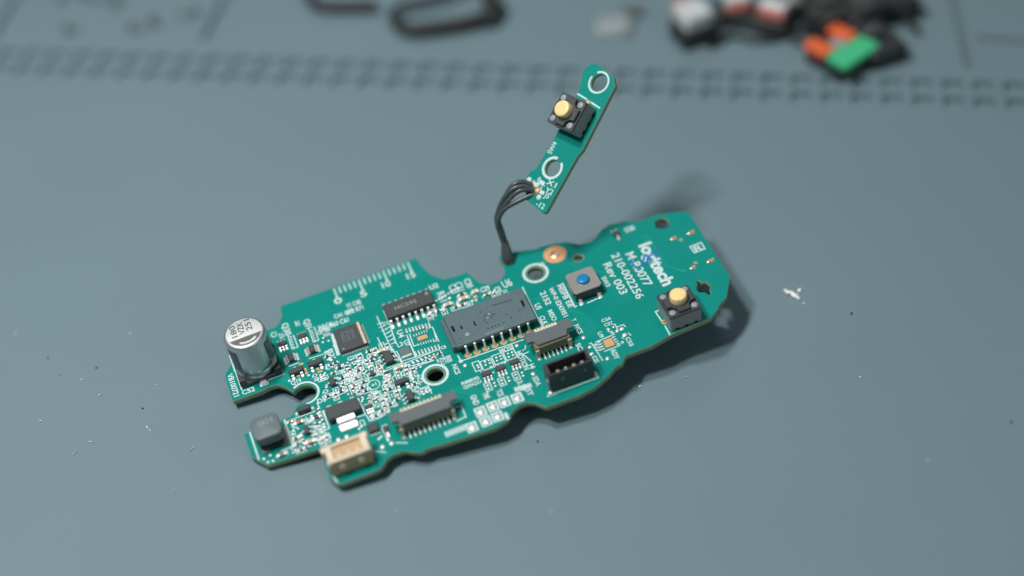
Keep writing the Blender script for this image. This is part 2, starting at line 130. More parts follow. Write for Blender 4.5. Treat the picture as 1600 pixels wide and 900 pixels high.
OPADS = [(37.87, -2.58, 1.95, 0.95), (69.45, -19.84, 1.75, 1.9), (14.55, 1.68, 0.85, 0.5), (14.94, -0.08, 0.45, 0.9), (14.93, -0.94, 0.5, 0.6), (13.36, -0.94, 0.55, 0.45), (17.19, -1.0, 0.5, 0.6), (17.41,
-1.78, 0.9, 0.45)]
DOMES = [(39.53, -27.17, 0.62, 0.75), (42.28, -27.03, 0.62, 0.75), (44.59, -26.95, 0.62, 0.75), (42.12, -24.52, 0.62, 0.75), (44.58, -24.36, 0.62, 0.75), (46.87, -24.39, 0.62, 0.75), (49.35, -24.5, 0.62,
0.75), (43.09, -12.88, 0.4, 0.45), (53.62, -12.71, 0.4, 0.45), (65.64, -16.58, 0.4, 0.45), (67.73, -23.3, 0.4, 0.45), (53.92, -20.48, 0.4, 0.45), (53.98, -20.59, 0.4, 0.45), (16.25, -19.05, 0.45,
0.5), (17.84, -19.02, 0.45, 0.5), (23.21, -24.19, 0.45, 0.5), (24.96, -24.15, 0.45, 0.5), (50.67, 2.63, 0.4, 0.4), (43.91, 2.59, 0.4, 0.4)]
CHIPS = [(10.57, -12.02, 1.6, 0.8, 0.5, 0, 'brown'), (13.88, -12.35, 1.5, 0.75, 0.5, 0, 'black'), (11.37, -17.36, 1.6, 0.8, 0.6, 0, 'beige'), (5.76, -17.85, 1.5, 0.7, 0.5, 0, 'brown'), (29.65, -2.56, 1.6,
0.8, 0.7, 0, 'cream'), (31.56, -7.99, 1.6, 0.8, 0.7, 0, 'cream'), (44.96, 2.95, 1.6, 0.8, 0.6, 0, 'beige'), (48.31, 3.07, 1.7, 0.9, 0.6, 0, 'beige'), (48.31, 4.16, 1.4, 0.6, 0.5, 0, 'black'), (50.89,
3.67, 1.2, 0.9, 0.6, 0, 'cream'), (52.74, 1.9, 1.3, 0.6, 0.5, 0, 'brown'), (21.14, -2.54, 1.2, 0.65, 0.4, 0, 'black'), (38.29, -8.45, 0.75, 0.45, 0.4, 0, 'gold'), (19.72, 1.09, 1.0, 0.5, 0.4, 0,
'black'), (28.9, -8.17, 1.3, 0.9, 0.45, 90, 'black'), (29.37, -8.93, 0.8, 0.5, 0.4, 90, 'cream'), (19.76, -3.36, 1.0, 0.5, 0.35, 0, 'brown'), (22.83, -10.2, 0.9, 0.5, 0.35, 90, 'black'), (23.14,
-11.29, 0.9, 0.5, 0.35, 90, 'black'), (24.1, -12.79, 0.9, 0.5, 0.35, 90, 'black'), (37.05, -8.47, 0.8, 0.45, 0.35, 0, 'black'), (39.64, -8.01, 0.8, 0.45, 0.35, 0, 'black'), (31.59, -5.36, 0.9, 0.5,
0.35, 90, 'black')]
SOTS = [(12.42, 7.84, 1.75, 1.25, 0.9, 3, 3, 0, 0, 'transistor'), (16.58, 7.97, 1.75, 1.25, 0.9, 3, 3, 0, 0, 'transistor'), (13.15, 3.71, 1.15, 1.9, 0.9, 0, 0, 4, 4, 'driver_chip'), (17.45, 3.93, 1.15, 1.9,
0.9, 0, 0, 4, 4, 'driver_chip'), (13.21, -0.02, 2.9, 1.35, 1.0, 2, 1, 0, 0, 'transistor'), (17.11, 0.18, 2.9, 1.35, 1.0, 2, 1, 0, 0, 'transistor'), (18.87, -5.71, 1.15, 2.0, 0.9, 0, 0, 1, 2,
'transistor'), (30.38, -4.86, 1.75, 3.0, 1.0, 0, 0, 3, 3, 'driver_chip'), (30.88, -11.73, 2.7, 1.3, 1.0, 2, 1, 0, 0, 'transistor'), (31.35, -15.61, 1.35, 2.6, 1.0, 0, 0, 3, 2, 'transistor'), (26.44,
-6.99, 0.9, 1.3, 0.6, 0, 0, 1, 1, 'transistor'), (23.57, -14.59, 1.35, 1.0, 0.7, 3, 3, 0, 0, 'transistor'), (24.97, -21.08, 0.95, 1.5, 0.8, 1, 2, 0, 0, 'transistor'), (11.39, -14.66, 1.1, 1.9, 0.8, 0,
0, 1, 2, 'transistor'), (45.99, -17.03, 1.85, 1.3, 0.9, 3, 3, 0, 0, 'transistor'), (48.85, -16.94, 1.85, 1.3, 0.9, 3, 3, 0, 0, 'transistor'), (51.7, -16.73, 1.85, 1.3, 0.9, 3, 3, 0, 0, 'transistor'),
(81.5, 5.3, 1.3, 1.2, 0.8, 1, 2, 0, 0, 'transistor')]
SB = {'O': (13.022055, 5.303518, 27.966733), 'q': (-0.722957, 0.688484, -0.057638), 'p': (0.514131, 0.591845, 0.620797), 'n': (-0.461522, -0.419176, 0.78185), 'out': [(5.92, 18.94), (6.91, 17.47), (6.86, 15.67), (6.02, 14.16), (5.64, 11.67), (5.61, 2.98), (5.92, -3.01), (6.12, -4.61), (7.04, -5.28), (7.09, -7.13), (4.8, -10.45), (-0.22, -11.39), (-0.79, -10.95), (-1.1, 1.17), (-1.53, 2.74), (-1.24, 16.4), (0.16, 17.88), (3.7, 18.82)], 'sw': (3.12, 7.78), 'ring1': ((2.51, 15.87), (0.53, 16.59), (3.78, 17.89)), 'ring2': ((2.71, -2.79), (0.73, -1.99), (3.99, -0.79)), 'l1': [(5.63, 12.22), (3.19, 11.97)], 'l2': [(1.83, 11.77), (-0.47, 11.43)], 'via': (2.56, 11.54), 'notch1': (5.04, 16.02), 'notch2': (2.84, -0.58), 't': [('SW4', (5.05, -0.55), (4.93, 1.93)), ('X1', (2.35, -5.52), (-0.09, -5.53)), ('Y2', (1.72, -6.87), (-0.19, -7.19)), ('J5', (1.35, -7.82), (0.17, -8.14)), ('LFT', (5.21, -6.78), (2.25, -7.19)), ('UP', (4.12, -6.94), (3.87, -5.43)), ('-12', (2.06, -10.13), (0.01, -10.28))], 'pads': [(5.23, -7.69), (3.3, -8.02), (6.3, -6.81), (2.29, -9.01)]}
WIRES = [[(6.27, 3.09, 22.29), (4.83, 3.26, 22.9), (2.58, 2.97, 22.65), (0.2, 2.12, 20.62), (-1.19, 1.6, 18.54), (-1.72, 1.24, 16.57), (-1.39, 1.16, 14.28), (-0.72, 0.99, 11.34), (-0.38, 0.08, 9.06), (-0.31,
-0.36, 8.26)], [(5.79, 3.26, 22.51), (3.88, 3.51, 23.56), (1.63, 3.2, 23.17), (-0.24, 2.52, 21.28), (-1.43, 1.77, 18.74), (-1.82, 1.5, 16.85), (-1.5, 1.33, 14.47), (-0.85, 0.99, 11.35), (0.13, 0.08,
9.03), (0.31, -0.54, 8.04)], [(5.36, 4.03, 23.34), (3.68, 4.11, 24.2), (1.79, 3.65, 23.75), (0.15, 2.86, 21.62), (-1.04, 1.94, 18.89), (-1.45, 1.5, 16.82), (-1.01, 1.24, 14.35), (-0.48, 0.81, 11.14),
(-0.76, 0.08, 9.09), (-0.92, -0.1, 8.58)], [(6.87, 2.75, 21.89), (5.0, 2.63, 21.8), (2.21, 2.01, 20.9), (-0.12, 1.63, 19.58), (-1.39, 1.2, 17.58), (-1.65, 1.01, 15.77), (-1.04, 0.81, 13.89), (-0.5,
0.64, 10.96), (0.49, -0.09, 8.82), (0.69, -0.54, 8.01)]]
TICKS = {'a': (-122.97, 84.34, 0.0), 'b': (106.44, 49.23, 0.0)}
BG = {'scr': [(53.94, -4.88, 0.0), (54.68, -6.03, 0.0), (55.58, -6.82, 0.0), (56.75, -7.45, 0.0), (57.39, -6.41, 0.0), (57.38, -10.19, 0.0), (54.5, -3.45, 0.0)], 'dust': [(-100.58, -6.1, 0.0), (-92.27,
-13.46, 0.0), (-88.98, -18.03, 0.0), (-81.83, -16.78, 0.0), (-79.75, -24.22, 0.0), (-68.81, -22.24, 0.0), (-68.97, -33.08, 0.0), (-68.34, -33.91, 0.0), (-79.16, -36.11, 0.0), (-81.66, -38.78, 0.0),
(-59.63, -39.16, 0.0), (-61.36, -48.76, 0.0), (4.69, -41.02, 0.0), (32.87, -26.88, 0.0), (24.1, -28.6, 0.0), (-90.0, -30.17, 0.0), (-70.66, -28.28, 0.0), (18.38, 23.85, 0.0), (89.96, -41.63, 0.0),
(6.74, -57.34, 0.0), (-76.68, -7.76, 0.0), (-84.14, -19.89, 0.0), (66.02, -12.06, 0.0), (65.16, -28.99, 0.0), (-20.39, -55.84, 0.0), (73.63, -49.64, 0.0)], 'wire': [(-52.4, 115.72, 2.0), (-50.51,
106.12, 2.0), (-44.78, 103.49, 2.0), (-33.39, 101.72, 2.0)], 'loop': [(-15.79, 104.9, 3.0), (-18.84, 100.65, 3.0), (-25.97, 99.7, 3.0), (-28.58, 98.01, 3.0), (-27.72, 93.74, 3.0), (-23.92, 89.78,
3.0), (-16.92, 90.42, 3.0), (-9.93, 91.89, 3.0), (-5.74, 94.21, 3.0), (-6.58, 98.21, 3.0), (-9.41, 106.52, 3.0)], 'bits': [((42.3, 76.77, 9.0), 9), ((53.8, 84.77, 8.0), 8), ((61.82, 82.1, 6.0), 6),
((67.85, 82.2, 8.0), 8), ((74.19, 82.87, 8.0), 8), ((74.99, 63.98, 9.0), 9), ((85.32, 72.85, 6.0), 6), ((90.09, 80.38, 8.0), 8), ((48.61, 79.67, 3.0), 3), ((79.22, 65.09, 3.0), 3), ((24.87, 87.33,
4.0), 4), ((29.82, 94.19, 2.0), 2)], 'q': [(69.72, 72.8, 5.0), (78.19, 80.28, 5.0), (83.63, 68.34, 5.0), (73.38, 59.92, 5.0)], 'screws': [(-110.8, 101.7, 0.0), (-93.91, 100.53, 0.0), (-89.48, 102.34,
0.0), (-82.52, 105.89, 0.0), (-101.17, 111.62, 0.0), (-107.83, 115.87, 0.0), (-116.63, 117.71, 0.0)]}
E1C = (25.94, -9.54)

# ---------------------------------------------------------------- materials
def mat(name, col, rough=0.5, metal=0.0, var=0.08, scale=900.0, bump=0.0, bscale=3000.0, spec=0.5, coat=0.0, trans=0.0, rvar=0.0, sss=0.0):
    m = bpy.data.materials.new(name); m.use_nodes = True
    nt = m.node_tree; b = nt.nodes["Principled BSDF"]
    b.inputs["Base Color"].default_value = (*col, 1)
    b.inputs["Roughness"].default_value = rough
    b.inputs["Metallic"].default_value = metal
    b.inputs["Specular IOR Level"].default_value = spec
    b.inputs["Coat Weight"].default_value = coat
    b.inputs["Coat Roughness"].default_value = 0.15
    b.inputs["Transmission Weight"].default_value = trans
    if sss:
        b.inputs["Subsurface Weight"].default_value = sss
        b.inputs["Subsurface Radius"].default_value = (1.0, 0.7, 0.4)
        b.inputs["Subsurface Scale"].default_value = 0.0008
    tc = nt.nodes.new("ShaderNodeTexCoord")
    if var:
        n = nt.nodes.new("ShaderNodeTexNoise"); n.inputs["Scale"].default_value = scale; n.inputs["Detail"].default_value = 6
        nt.links.new(tc.outputs["Object"], n.inputs["Vector"])
        mx = nt.nodes.new("ShaderNodeMix"); mx.data_type = 'RGBA'
        mx.inputs[6].default_value = (*[c * (1 - var) for c in col], 1)
        mx.inputs[7].default_value = (*[min(1, c * (1 + var)) for c in col], 1)
        nt.links.new(n.outputs["Fac"], mx.inputs[0]); nt.links.new(mx.outputs[2], b.inputs["Base Color"])
        if rvar:
            mr = nt.nodes.new("ShaderNodeMapRange"); mr.inputs[3].default_value = rough - rvar; mr.inputs[4].default_value = rough + rvar
            nt.links.new(n.outputs["Fac"], mr.inputs[0]); nt.links.new(mr.outputs[0], b.inputs["Roughness"])
    if bump:
        n2 = nt.nodes.new("ShaderNodeTexNoise"); n2.inputs["Scale"].default_value = bscale; n2.inputs["Detail"].default_value = 4
        nt.links.new(tc.outputs["Object"], n2.inputs["Vector"])
        bp = nt.nodes.new("ShaderNodeBump"); bp.inputs["Strength"].default_value = bump; bp.inputs["Distance"].default_value = 0.00005
        nt.links.new(n2.outputs["Fac"], bp.inputs["Height"]); nt.links.new(bp.outputs[0], b.inputs["Normal"])
    return m

def mat_silicone():
    m = mat("mat_silicone", (0.157, 0.238, 0.272), 0.60, var=0.05, scale=26, bump=0.25, bscale=5200, spec=0.4)
    nt = m.node_tree; b = nt.nodes["Principled BSDF"]
    # faint dust specks and rubbed streaks lying on the rubber
    tc = nt.nodes.new("ShaderNodeTexCoord")
    v = nt.nodes.new("ShaderNodeTexVoronoi"); v.inputs["Scale"].default_value = 130
    nt.links.new(tc.outputs["Object"], v.inputs["Vector"])
    wn = nt.nodes.new("ShaderNodeMath"); wn.operation = 'LESS_THAN'; wn.inputs[1].default_value = 0.022
    nt.links.new(v.outputs["Distance"], wn.inputs[0])
    vs = nt.nodes.new("ShaderNodeSeparateColor"); nt.links.new(v.outputs["Color"], vs.inputs[0])
    g = nt.nodes.new("ShaderNodeMath"); g.operation = 'GREATER_THAN'; g.inputs[1].default_value = 0.62
    nt.links.new(vs.outputs[0], g.inputs[0])
    mu = nt.nodes.new("ShaderNodeMath"); mu.operation = 'MULTIPLY'
    nt.links.new(wn.outputs[0], mu.inputs[0]); nt.links.new(g.outputs[0], mu.inputs[1])
    m2 = nt.nodes.new("ShaderNodeMath"); m2.operation = 'MULTIPLY'; m2.inputs[1].default_value = 0.45
    nt.links.new(mu.outputs[0], m2.inputs[0])
    mx = nt.nodes.new("ShaderNodeMix"); mx.data_type = 'RGBA'
    src = b.inputs["Base Color"].links[0].from_socket
    nt.links.new(m2.outputs[0], mx.inputs[0]); nt.links.new(src, mx.inputs[6])
    mx.inputs[7].default_value = (0.5, 0.56, 0.56, 1)
    nt.links.new(mx.outputs[2], b.inputs["Base Color"])
    return m

M = dict(
    silicone=mat_silicone(),
    mask=mat("solder_mask_green", (0.0, 0.250, 0.214), 0.42, var=0.10, scale=160, bump=0.12, bscale=1500, spec=0.16, rvar=0.06),
    trace=mat("mask_over_copper", (0.003, 0.30, 0.245), 0.38, var=0.05, spec=0.3),
    fr4=mat("glass_fibre_edge", (0.28, 0.37, 0.23), 0.7, var=0.35, scale=2500, spec=0.3),
    ink=mat("white_ink", (0.60, 0.75, 0.76), 0.6, var=0.10, scale=4000, spec=0.3),
    tin=mat("tinned_solder", (0.92, 0.92, 0.92), 0.40, 0.6, var=0.12, scale=2500, bump=0.35, bscale=3500),
    pin=mat("tinned_lead", (0.90, 0.89, 0.88), 0.38, 0.7, var=0.08, scale=3000, bump=0.15),
    brass=mat("gold_contact", (0.85, 0.60, 0.38), 0.35, 1.0, var=0.1),
    cream_gold=mat('pale_gold', (0.92, 0.78, 0.62), 0.4, 0.5, var=0.1),
    polarity=mat('polarity_ink', (0.15, 0.145, 0.145), 0.35, var=0.2, scale=600),
    copper=mat("copper_pad", (0.80, 0.42, 0.20), 0.5, 0.45, var=0.12, scale=2500),
    epoxy=mat("black_epoxy", (0.055, 0.066, 0.070), 0.55, var=0.12, scale=3000, bump=0.4, bscale=6000, spec=0.5),
    sensor=mat("sensor_plastic", (0.102, 0.158, 0.180), 0.37, var=0.10, scale=1200, bump=0.25, bscale=4000, spec=0.6, rvar=0.08),
    dark=mat("dark_recess", (0.008, 0.009, 0.010), 0.8, var=0.0, spec=0.2),  # flat dark colour for shade inside slots and holes, also the switch feet
    black=mat("black_plastic", (0.048, 0.056, 0.060), 0.46, var=0.1, scale=2000, bump=0.2),
    grey=mat("charcoal_plastic", (0.30, 0.31, 0.31), 0.5, var=0.08, scale=2000, bump=0.2, bscale=5000),
    latch=mat("latch_plastic", (0.115, 0.138, 0.148), 0.5, var=0.10, scale=2500, bump=0.3, bscale=5000),
    khaki=mat("khaki_nylon", (0.215, 0.175, 0.115), 0.5, var=0.12, scale=2000, bump=0.2, sss=0.1),
    cream=mat("cream_nylon", (0.78, 0.68, 0.52), 0.5, var=0.06, scale=1500, sss=0.15),
    tan=mat("tan_nylon", (0.58, 0.40, 0.235), 0.5, var=0.08, scale=1500, sss=0.15),
    yellow=mat("yellow_plunger", (0.95, 0.72, 0.33), 0.38, var=0.04, sss=0.2),
    blue=mat("blue_plunger", (0.0, 0.23, 0.52), 0.4, var=0.04),
    steel=mat("brushed_steel", (0.44, 0.41, 0.385), 0.48, 0.75, var=0.08, scale=1500, bump=0.15),
    can=mat("aluminium_can", (0.66, 0.69, 0.70), 0.46, 1.0, var=0.05, scale=1500, bump=0.08),
    cantop=mat("aluminium_top", (0.74, 0.78, 0.79), 0.55, 1.0, var=0.06, scale=2000, bump=0.35, bscale=2600),
    sleeve=mat('dark_sleeve', (0.040, 0.078, 0.086), 0.32, var=0.1, scale=300, spec=0.6),  # colour of the dark reflections painted on the capacitor can
    print=mat("black_print", (0.055, 0.055, 0.057), 0.6, var=0.1),
    ferrite=mat("grey_ferrite", (0.135, 0.175, 0.19), 0.55, var=0.14, scale=1500, bump=0.5, bscale=3500),
    ferrite_print=mat("pale_print", (0.24, 0.31, 0.32), 0.6, var=0.2, scale=3000),
    rivet=mat("grey_rivet", (0.30, 0.34, 0.36), 0.45, var=0.06),
    ceramic=mat("ceramic_brown", (0.34, 0.20, 0.11), 0.5, var=0.1),
    ceramic_beige=mat("ceramic_beige", (0.62, 0.46, 0.30), 0.5, var=0.1),
    ceramic_cream=mat("ceramic_cream", (0.62, 0.56, 0.38), 0.5, var=0.1),
    insul=mat("black_insulation", (0.065, 0.082, 0.090), 0.32, var=0.15, scale=600, bump=0.2, bscale=2000),
    marker=mat("blue_marker", (0.0, 0.18, 0.44), 0.45, var=0.3, scale=3000),
    white=mat("white_plastic", (0.56, 0.60, 0.61), 0.4, var=0.05, scale=300),
    red=mat("red_plastic", (0.62, 0.13, 0.08), 0.45, var=0.06, scale=300),
    orange=mat("orange_plastic", (0.80, 0.13, 0.03), 0.45, var=0.06, scale=300),
    green=mat("green_plastic", (0.05, 0.52, 0.24), 0.45, var=0.06, scale=300),
    rubber=mat("black_rubber", (0.022, 0.024, 0.026), 0.5, var=0.15, scale=400),
    clear=mat("clear_plastic", (0.80, 0.88, 0.90), 0.25, var=0.0, trans=0.75),
    lint=mat("pale_lint", (0.72, 0.76, 0.76), 0.6, var=0.1),
    crumb=mat("dark_crumb", (0.04, 0.045, 0.045), 0.7, var=0.1),
    ambercrumb=mat("amber_crumb", (0.55, 0.38, 0.2), 0.6, var=0.1),
    shiny=mat("white_scrap_plastic", (0.90, 0.92, 0.92), 0.25, var=0.03, sss=0.1),
)

# ---------------------------------------------------------------- mesh helpers (all dimensions in millimetres)
class MB:
    def __init__(s): s.v = []; s.f = []; s.mi = []; s.cur = 0
    def add(s, vs, fs, mi=None):
        n = len(s.v); s.v += [tuple(v) for v in vs]; s.f += [tuple(i + n for i in f) for f in fs]
        s.mi += [s.cur if mi is None else mi] * len(fs); return s
    def loft(s, rings, mi=None, cap0=True, cap1=True):
        n = len(rings[0]); vs = [p for r in rings for p in r]; fs = []
        for k in range(len(rings) - 1):
            for i in range(n):
                j = (i + 1) % n
                fs.append((k * n + i, k * n + j, (k + 1) * n + j, (k + 1) * n + i))
        if cap0: fs.append(tuple(reversed(range(n))))
        if cap1: fs.append(tuple((len(rings) - 1) * n + i for i in range(n)))
        return s.add(vs, fs, mi)
    def rbox(s, cx, cy, sx, sy, layers, r=0.1, n=3, mi=None, cap0=True, cap1=True):
        # stacked rounded rectangles: layers = [(z, inset), ...] from the bottom up
        rings = []
        for z, ins in layers:
            hx, hy = sx / 2 - ins, sy / 2 - ins; rr = max(0.004, min(r, hx * .98, hy * .98)); ring = []
            for (ax, ay, a0) in ((hx - rr, hy - rr, 0), (-hx + rr, hy - rr, 90), (-hx + rr, -hy + rr, 180), (hx - rr, -hy + rr, 270)):
                for k in range(n + 1):
                    a = math.radians(a0 + 90 * k / n)
                    ring.append((cx + ax + rr * math.cos(a), cy + ay + rr * math.sin(a), z))
            rings.append(ring)
        return s.loft(rings, mi, cap0, cap1)
    def box(s, x0, x1, y0, y1, z0, z1, mi=None):
        c = min(x1 - x0, y1 - y0, z1 - z0) * .08
        return s.rbox((x0 + x1) / 2, (y0 + y1) / 2, x1 - x0, y1 - y0, [(z0, c), (z0 + c, 0), (z1 - c, 0), (z1, c)], r=c, n=1, mi=mi)
    def lathe(s, cx, cy, prof, n=32, mi=None, cap0=True, cap1=True, sy=1.0):
        return s.loft([[(cx + r * math.cos(2 * math.pi * i / n), cy + sy * r * math.sin(2 * math.pi * i / n), z) for i in range(n)] for r, z in prof], mi, cap0, cap1)
    def ribbon(s, pts, w, z0, z1, mi=None, closed=False):
        # a flat printed line following pts
        for (a, b) in zip(pts[:-1], pts[1:]):
            d = Vector((b[0] - a[0], b[1] - a[1])); l = d.length
            if l < 1e-6: continue
            d /= l; nrm = Vector((-d.y, d.x)) * w / 2; e = d * w * .5
            q = [(a[0] - e.x + nrm.x, a[1] - e.y + nrm.y), (a[0] - e.x - nrm.x, a[1] - e.y - nrm.y), (b[0] + e.x - nrm.x, b[1] + e.y - nrm.y), (b[0] + e.x + nrm.x, b[1] + e.y + nrm.y)]
            s.add([(x, y, z0) for x, y in q] + [(x, y, z1) for x, y in q], [(4, 5, 6, 7), (0, 1, 5, 4), (1, 2, 6, 5), (2, 3, 7, 6), (3, 0, 4, 7)], mi)
            z1 += 0.0006
        return s
    def ring(s, cx, cy, r0, r1, z0, z1, a0=0, a1=360, n=40, mi=None, sx=1, sy=1):
        full = abs(a1 - a0 - 360) < 1e-6; vs = []; fs = []
        m = n if full else n + 1
        for i in range(m):
            a = math.radians(a0 + (a1 - a0) * i / n)
            for r, z in ((r0, z1), (r1, z1), (r1, z0), (r0, z0)): vs.append((cx + sx * r * math.cos(a), cy + sy * r * math.sin(a), z))
        for i in range(n):
            j = (i + 1) % m
            for k in range(4): fs.append((i * 4 + k, i * 4 + (k + 1) % 4, j * 4 + (k + 1) % 4, j * 4 + k))
        return s.add(vs, [tuple(reversed(f)) for f in fs], mi)
    def tube(s, pts, r, n=10, mi=None, cap=True):
        P = [Vector(p) for p in pts]; rings = []; up = None
        for i, p in enumerate(P):
            t = (P[min(i + 1, len(P) - 1)] - P[max(i - 1, 0)]).normalized()
            if up is None:
                up = Vector((0, 0, 1)) if abs(t.z) < .9 else Vector((1, 0, 0))
            x = up.cross(t).normalized(); y = t.cross(x); up = y if abs(y.dot(t)) < .5 else up
            rr = r[i] if isinstance(r, (list, tuple)) else r
            rings.append([tuple(p + (x * math.cos(2 * math.pi * k / n) + y * math.sin(2 * math.pi * k / n)) * rr) for k in range(n)])
        return s.loft(rings, mi, cap, cap)
    def mesh(s, name, mats, smooth=32):
        me = bpy.data.meshes.new(name)
        me.from_pydata([(a * MM, b * MM, c * MM) for a, b, c in s.v], [], s.f)
        for m in (mats if isinstance(mats, (list, tuple)) else [mats]): me.materials.append(M[m])
        for p, i in zip(me.polygons, s.mi): p.material_index = i
        bm = bmesh.new(); bm.from_mesh(me); bmesh.ops.recalc_face_normals(bm, faces=bm.faces); bm.to_mesh(me); bm.free()
        if smooth:
            me.shade_smooth(); me.set_sharp_from_angle(angle=math.radians(smooth))
        return me

def spline(pts, n=6):
    P = [Vector(p) for p in pts]; out = []
    for i in range(len(P) - 1):
        a, b, c, d = P[max(i - 1, 0)], P[i], P[i + 1], P[min(i + 2, len(P) - 1)]
        for k in range(n):
            t = k / n
            out.append(0.5 * ((2 * b) + (c - a) * t + (2 * a - 5 * b + 4 * c - d) * t * t + (-a + 3 * b - 3 * c + d) * t ** 3))
    out.append(P[-1]); return out

def fillet(poly, n=5):
    # poly: (x, y, radius) corners, closed
    out = []; N = len(poly)
    for i in range(N):
        p = Vector(poly[i][:2]); a = Vector(poly[i - 1][:2]); b = Vector(poly[(i + 1) % N][:2]); r = poly[i][2] if len(poly[i]) > 2 else 0.15
        da, db = (a - p), (b - p); la, lb = da.length, db.length
        ang = da.angle(db); t = min(r / max(math.tan(ang / 2), 1e-3), la * .48, lb * .48)
        p0 = p + da / la * t; p1 = p + db / lb * t
        for k in range(n + 1):
            s = k / n
            out.append((p0 * (1 - s) ** 2 + p * 2 * s * (1 - s) + p1 * s * s))
    return [(q.x, q.y) for q in out]

def circle(cx, cy, r, n=32, ry=None):
    return [(cx + r * math.cos(2 * math.pi * i / n), cy + (ry or r) * math.sin(2 * math.pi * i / n)) for i in range(n)]

def plate(name, loops, thick, mats, bevel=0.03):
    # a flat plate with holes: top at z = 0, underside at -thick
    cu = bpy.data.curves.new(name, 'CURVE'); cu.dimensions = '2D'; cu.fill_mode = 'BOTH'
    cu.extrude = (thick / 2 - bevel) * MM; cu.bevel_depth = bevel * MM; cu.bevel_resolution = 0
    for lp in loops:
        sp = cu.splines.new('POLY'); sp.points.add(len(lp) - 1); sp.use_cyclic_u = True
        for q, p in zip(lp, sp.points): p.co = (q[0] * MM, q[1] * MM, 0, 1)
    ob = bpy.data.objects.new(name, cu); COL.objects.link(ob)
    me = bpy.data.meshes.new_from_object(ob)
    bpy.data.objects.remove(ob); bpy.data.curves.remove(cu)
    me.name = name; me.transform(Matrix.Translation((0, 0, -thick / 2 * MM)))
    me.materials.clear()
    for m in mats: me.materials.append(M[m])
    for p in me.polygons: p.material_index = 0 if (abs(p.normal.z) > .8 or len(mats) == 1) else 1
    return me

def link(name, me, parent=None, loc=(0, 0, 0), rz=0.0):
    o = bpy.data.objects.new(name, me); COL.objects.link(o); o.parent = parent
    o.location = (loc[0] * MM, loc[1] * MM, loc[2] * MM); o.rotation_euler = (0, 0, math.radians(rz)); return o

def tag(o, label=None, cat=None, group=None, kind=None):
    if label: o['label'] = label
    if cat: o['category'] = cat
    if group: o['group'] = group
    if kind: o['kind'] = kind
    return o

def root(name, loc, label, cat, group=None, rot=None):
    o = bpy.data.objects.new(name, None); COL.objects.link(o); o.empty_display_size = 0.002
    if rot is None: o.location = [c * MM for c in loc]
    else:
        X, Y, Zv = (Vector(a) for a in rot)
        o.matrix_world = Matrix(((X.x, Y.x, Zv.x, loc[0] * MM), (X.y, Y.y, Zv.y, loc[1] * MM), (X.z, Y.z, Zv.z, loc[2] * MM), (0, 0, 0, 1)))
    return tag(o, label, cat, group)

def copy_tree(o, parent=None):
    c = o.copy(); COL.objects.link(c); c.parent = parent
    for ch in list(o.children): copy_tree(ch, c)
    return c

# lettering: a real flat mesh of the built-in font
_cap = {}
def text_mesh(s, length, cap, mname, bold=0.035, thick=0.012):
    cu = bpy.data.curves.new("lettering", 'FONT'); cu.body = s; cu.size = 1.0; cu.extrude = 0.0; cu.offset = bold * .35
    cu.resolution_u = 3
    ob = bpy.data.objects.new("lettering", cu); COL.objects.link(ob)
    me = bpy.data.meshes.new_from_object(ob)
    bpy.data.objects.remove(ob); bpy.data.curves.remove(cu)
    if not len(me.vertices): return None
    xs = [v.co.x for v in me.vertices]; x0, x1 = min(xs), max(xs)
    capn = 0.70
    sx = length / max(x1 - x0, .05); sy = cap / capn
    for v in me.vertices:
        v.co = Vector((((v.co.x - (x0 + x1) / 2) * sx) * MM, ((v.co.y - capn / 2) * sy) * MM, 0))
    bm = bmesh.new(); bm.from_mesh(me)
    bmesh.ops.recalc_face_normals(bm, faces=bm.faces)
    for f in bm.faces:
        if f.normal.z < 0: f.normal_flip()
    bm.to_mesh(me); bm.free()
    me.materials.clear(); me.materials.append(M[mname]); me.name = "lettering"
    return me

# ---------------------------------------------------------------- the work mat
def build_mat():
    a, b = Vector(TICKS['a'][:2]), Vector(TICKS['b'][:2])
    d = (b - a); N = 33.6
    d.normalize(); pit = 6.72; nrm = Vector((-d.y, d.x))
    ang = math.atan2(d.y, d.x)
    def quad(o, w, h): return [tuple(o), tuple(o + d * w), tuple(o + d * w + nrm * h), tuple(o + nrm * h)]
    loops = [[(-330, -160), (330, -160), (330, 330), (-330, 330)]]
    for k in range(-20, 56):
        o = a + d * (pit * k)
        loops.append(fillet([(*p, .35) for p in quad(o + nrm * 0.4, pit * .74, 4.6)], 2))
        loops.append(fillet([(*p, .35) for p in quad(o + nrm * 6.6, pit * .74, 4.6)], 2))
    # long shallow grooves round the storage trays behind the ruler
    def groove(p, q, w):
        p, q = Vector(p), Vector(q); e = (q - p).normalized(); f = Vector((-e.y, e.x)) * w / 2
        return [tuple(p + f), tuple(p - f), tuple(q - f), tuple(q + f)]
    for p, q, w in (((109.5, 128), (105.0, 65.2), 1.9), ((109.2, 77.0), (190, 55.5), 1.9), ((-67.5, 150), (-76.0, 94.8), 3.0), ((-126, 150), (-131, 100.5), 3.0)):
        loops.append(fillet([(*c, .3) for c in groove(p, q, w)], 2))
    top = link('work_mat', plate('work_mat', loops, 2.2, ['silicone'], bevel=0.15))
    tag(top, 'grey silicone repair mat with rows of small square pits along its tray edge', 'work mat', kind='structure')
    base = link('mat_base', MB().box(-330, 330, -160, 330, -4.0, -1.5).mesh('mat_base', 'silicone', 0), top)
build_mat()

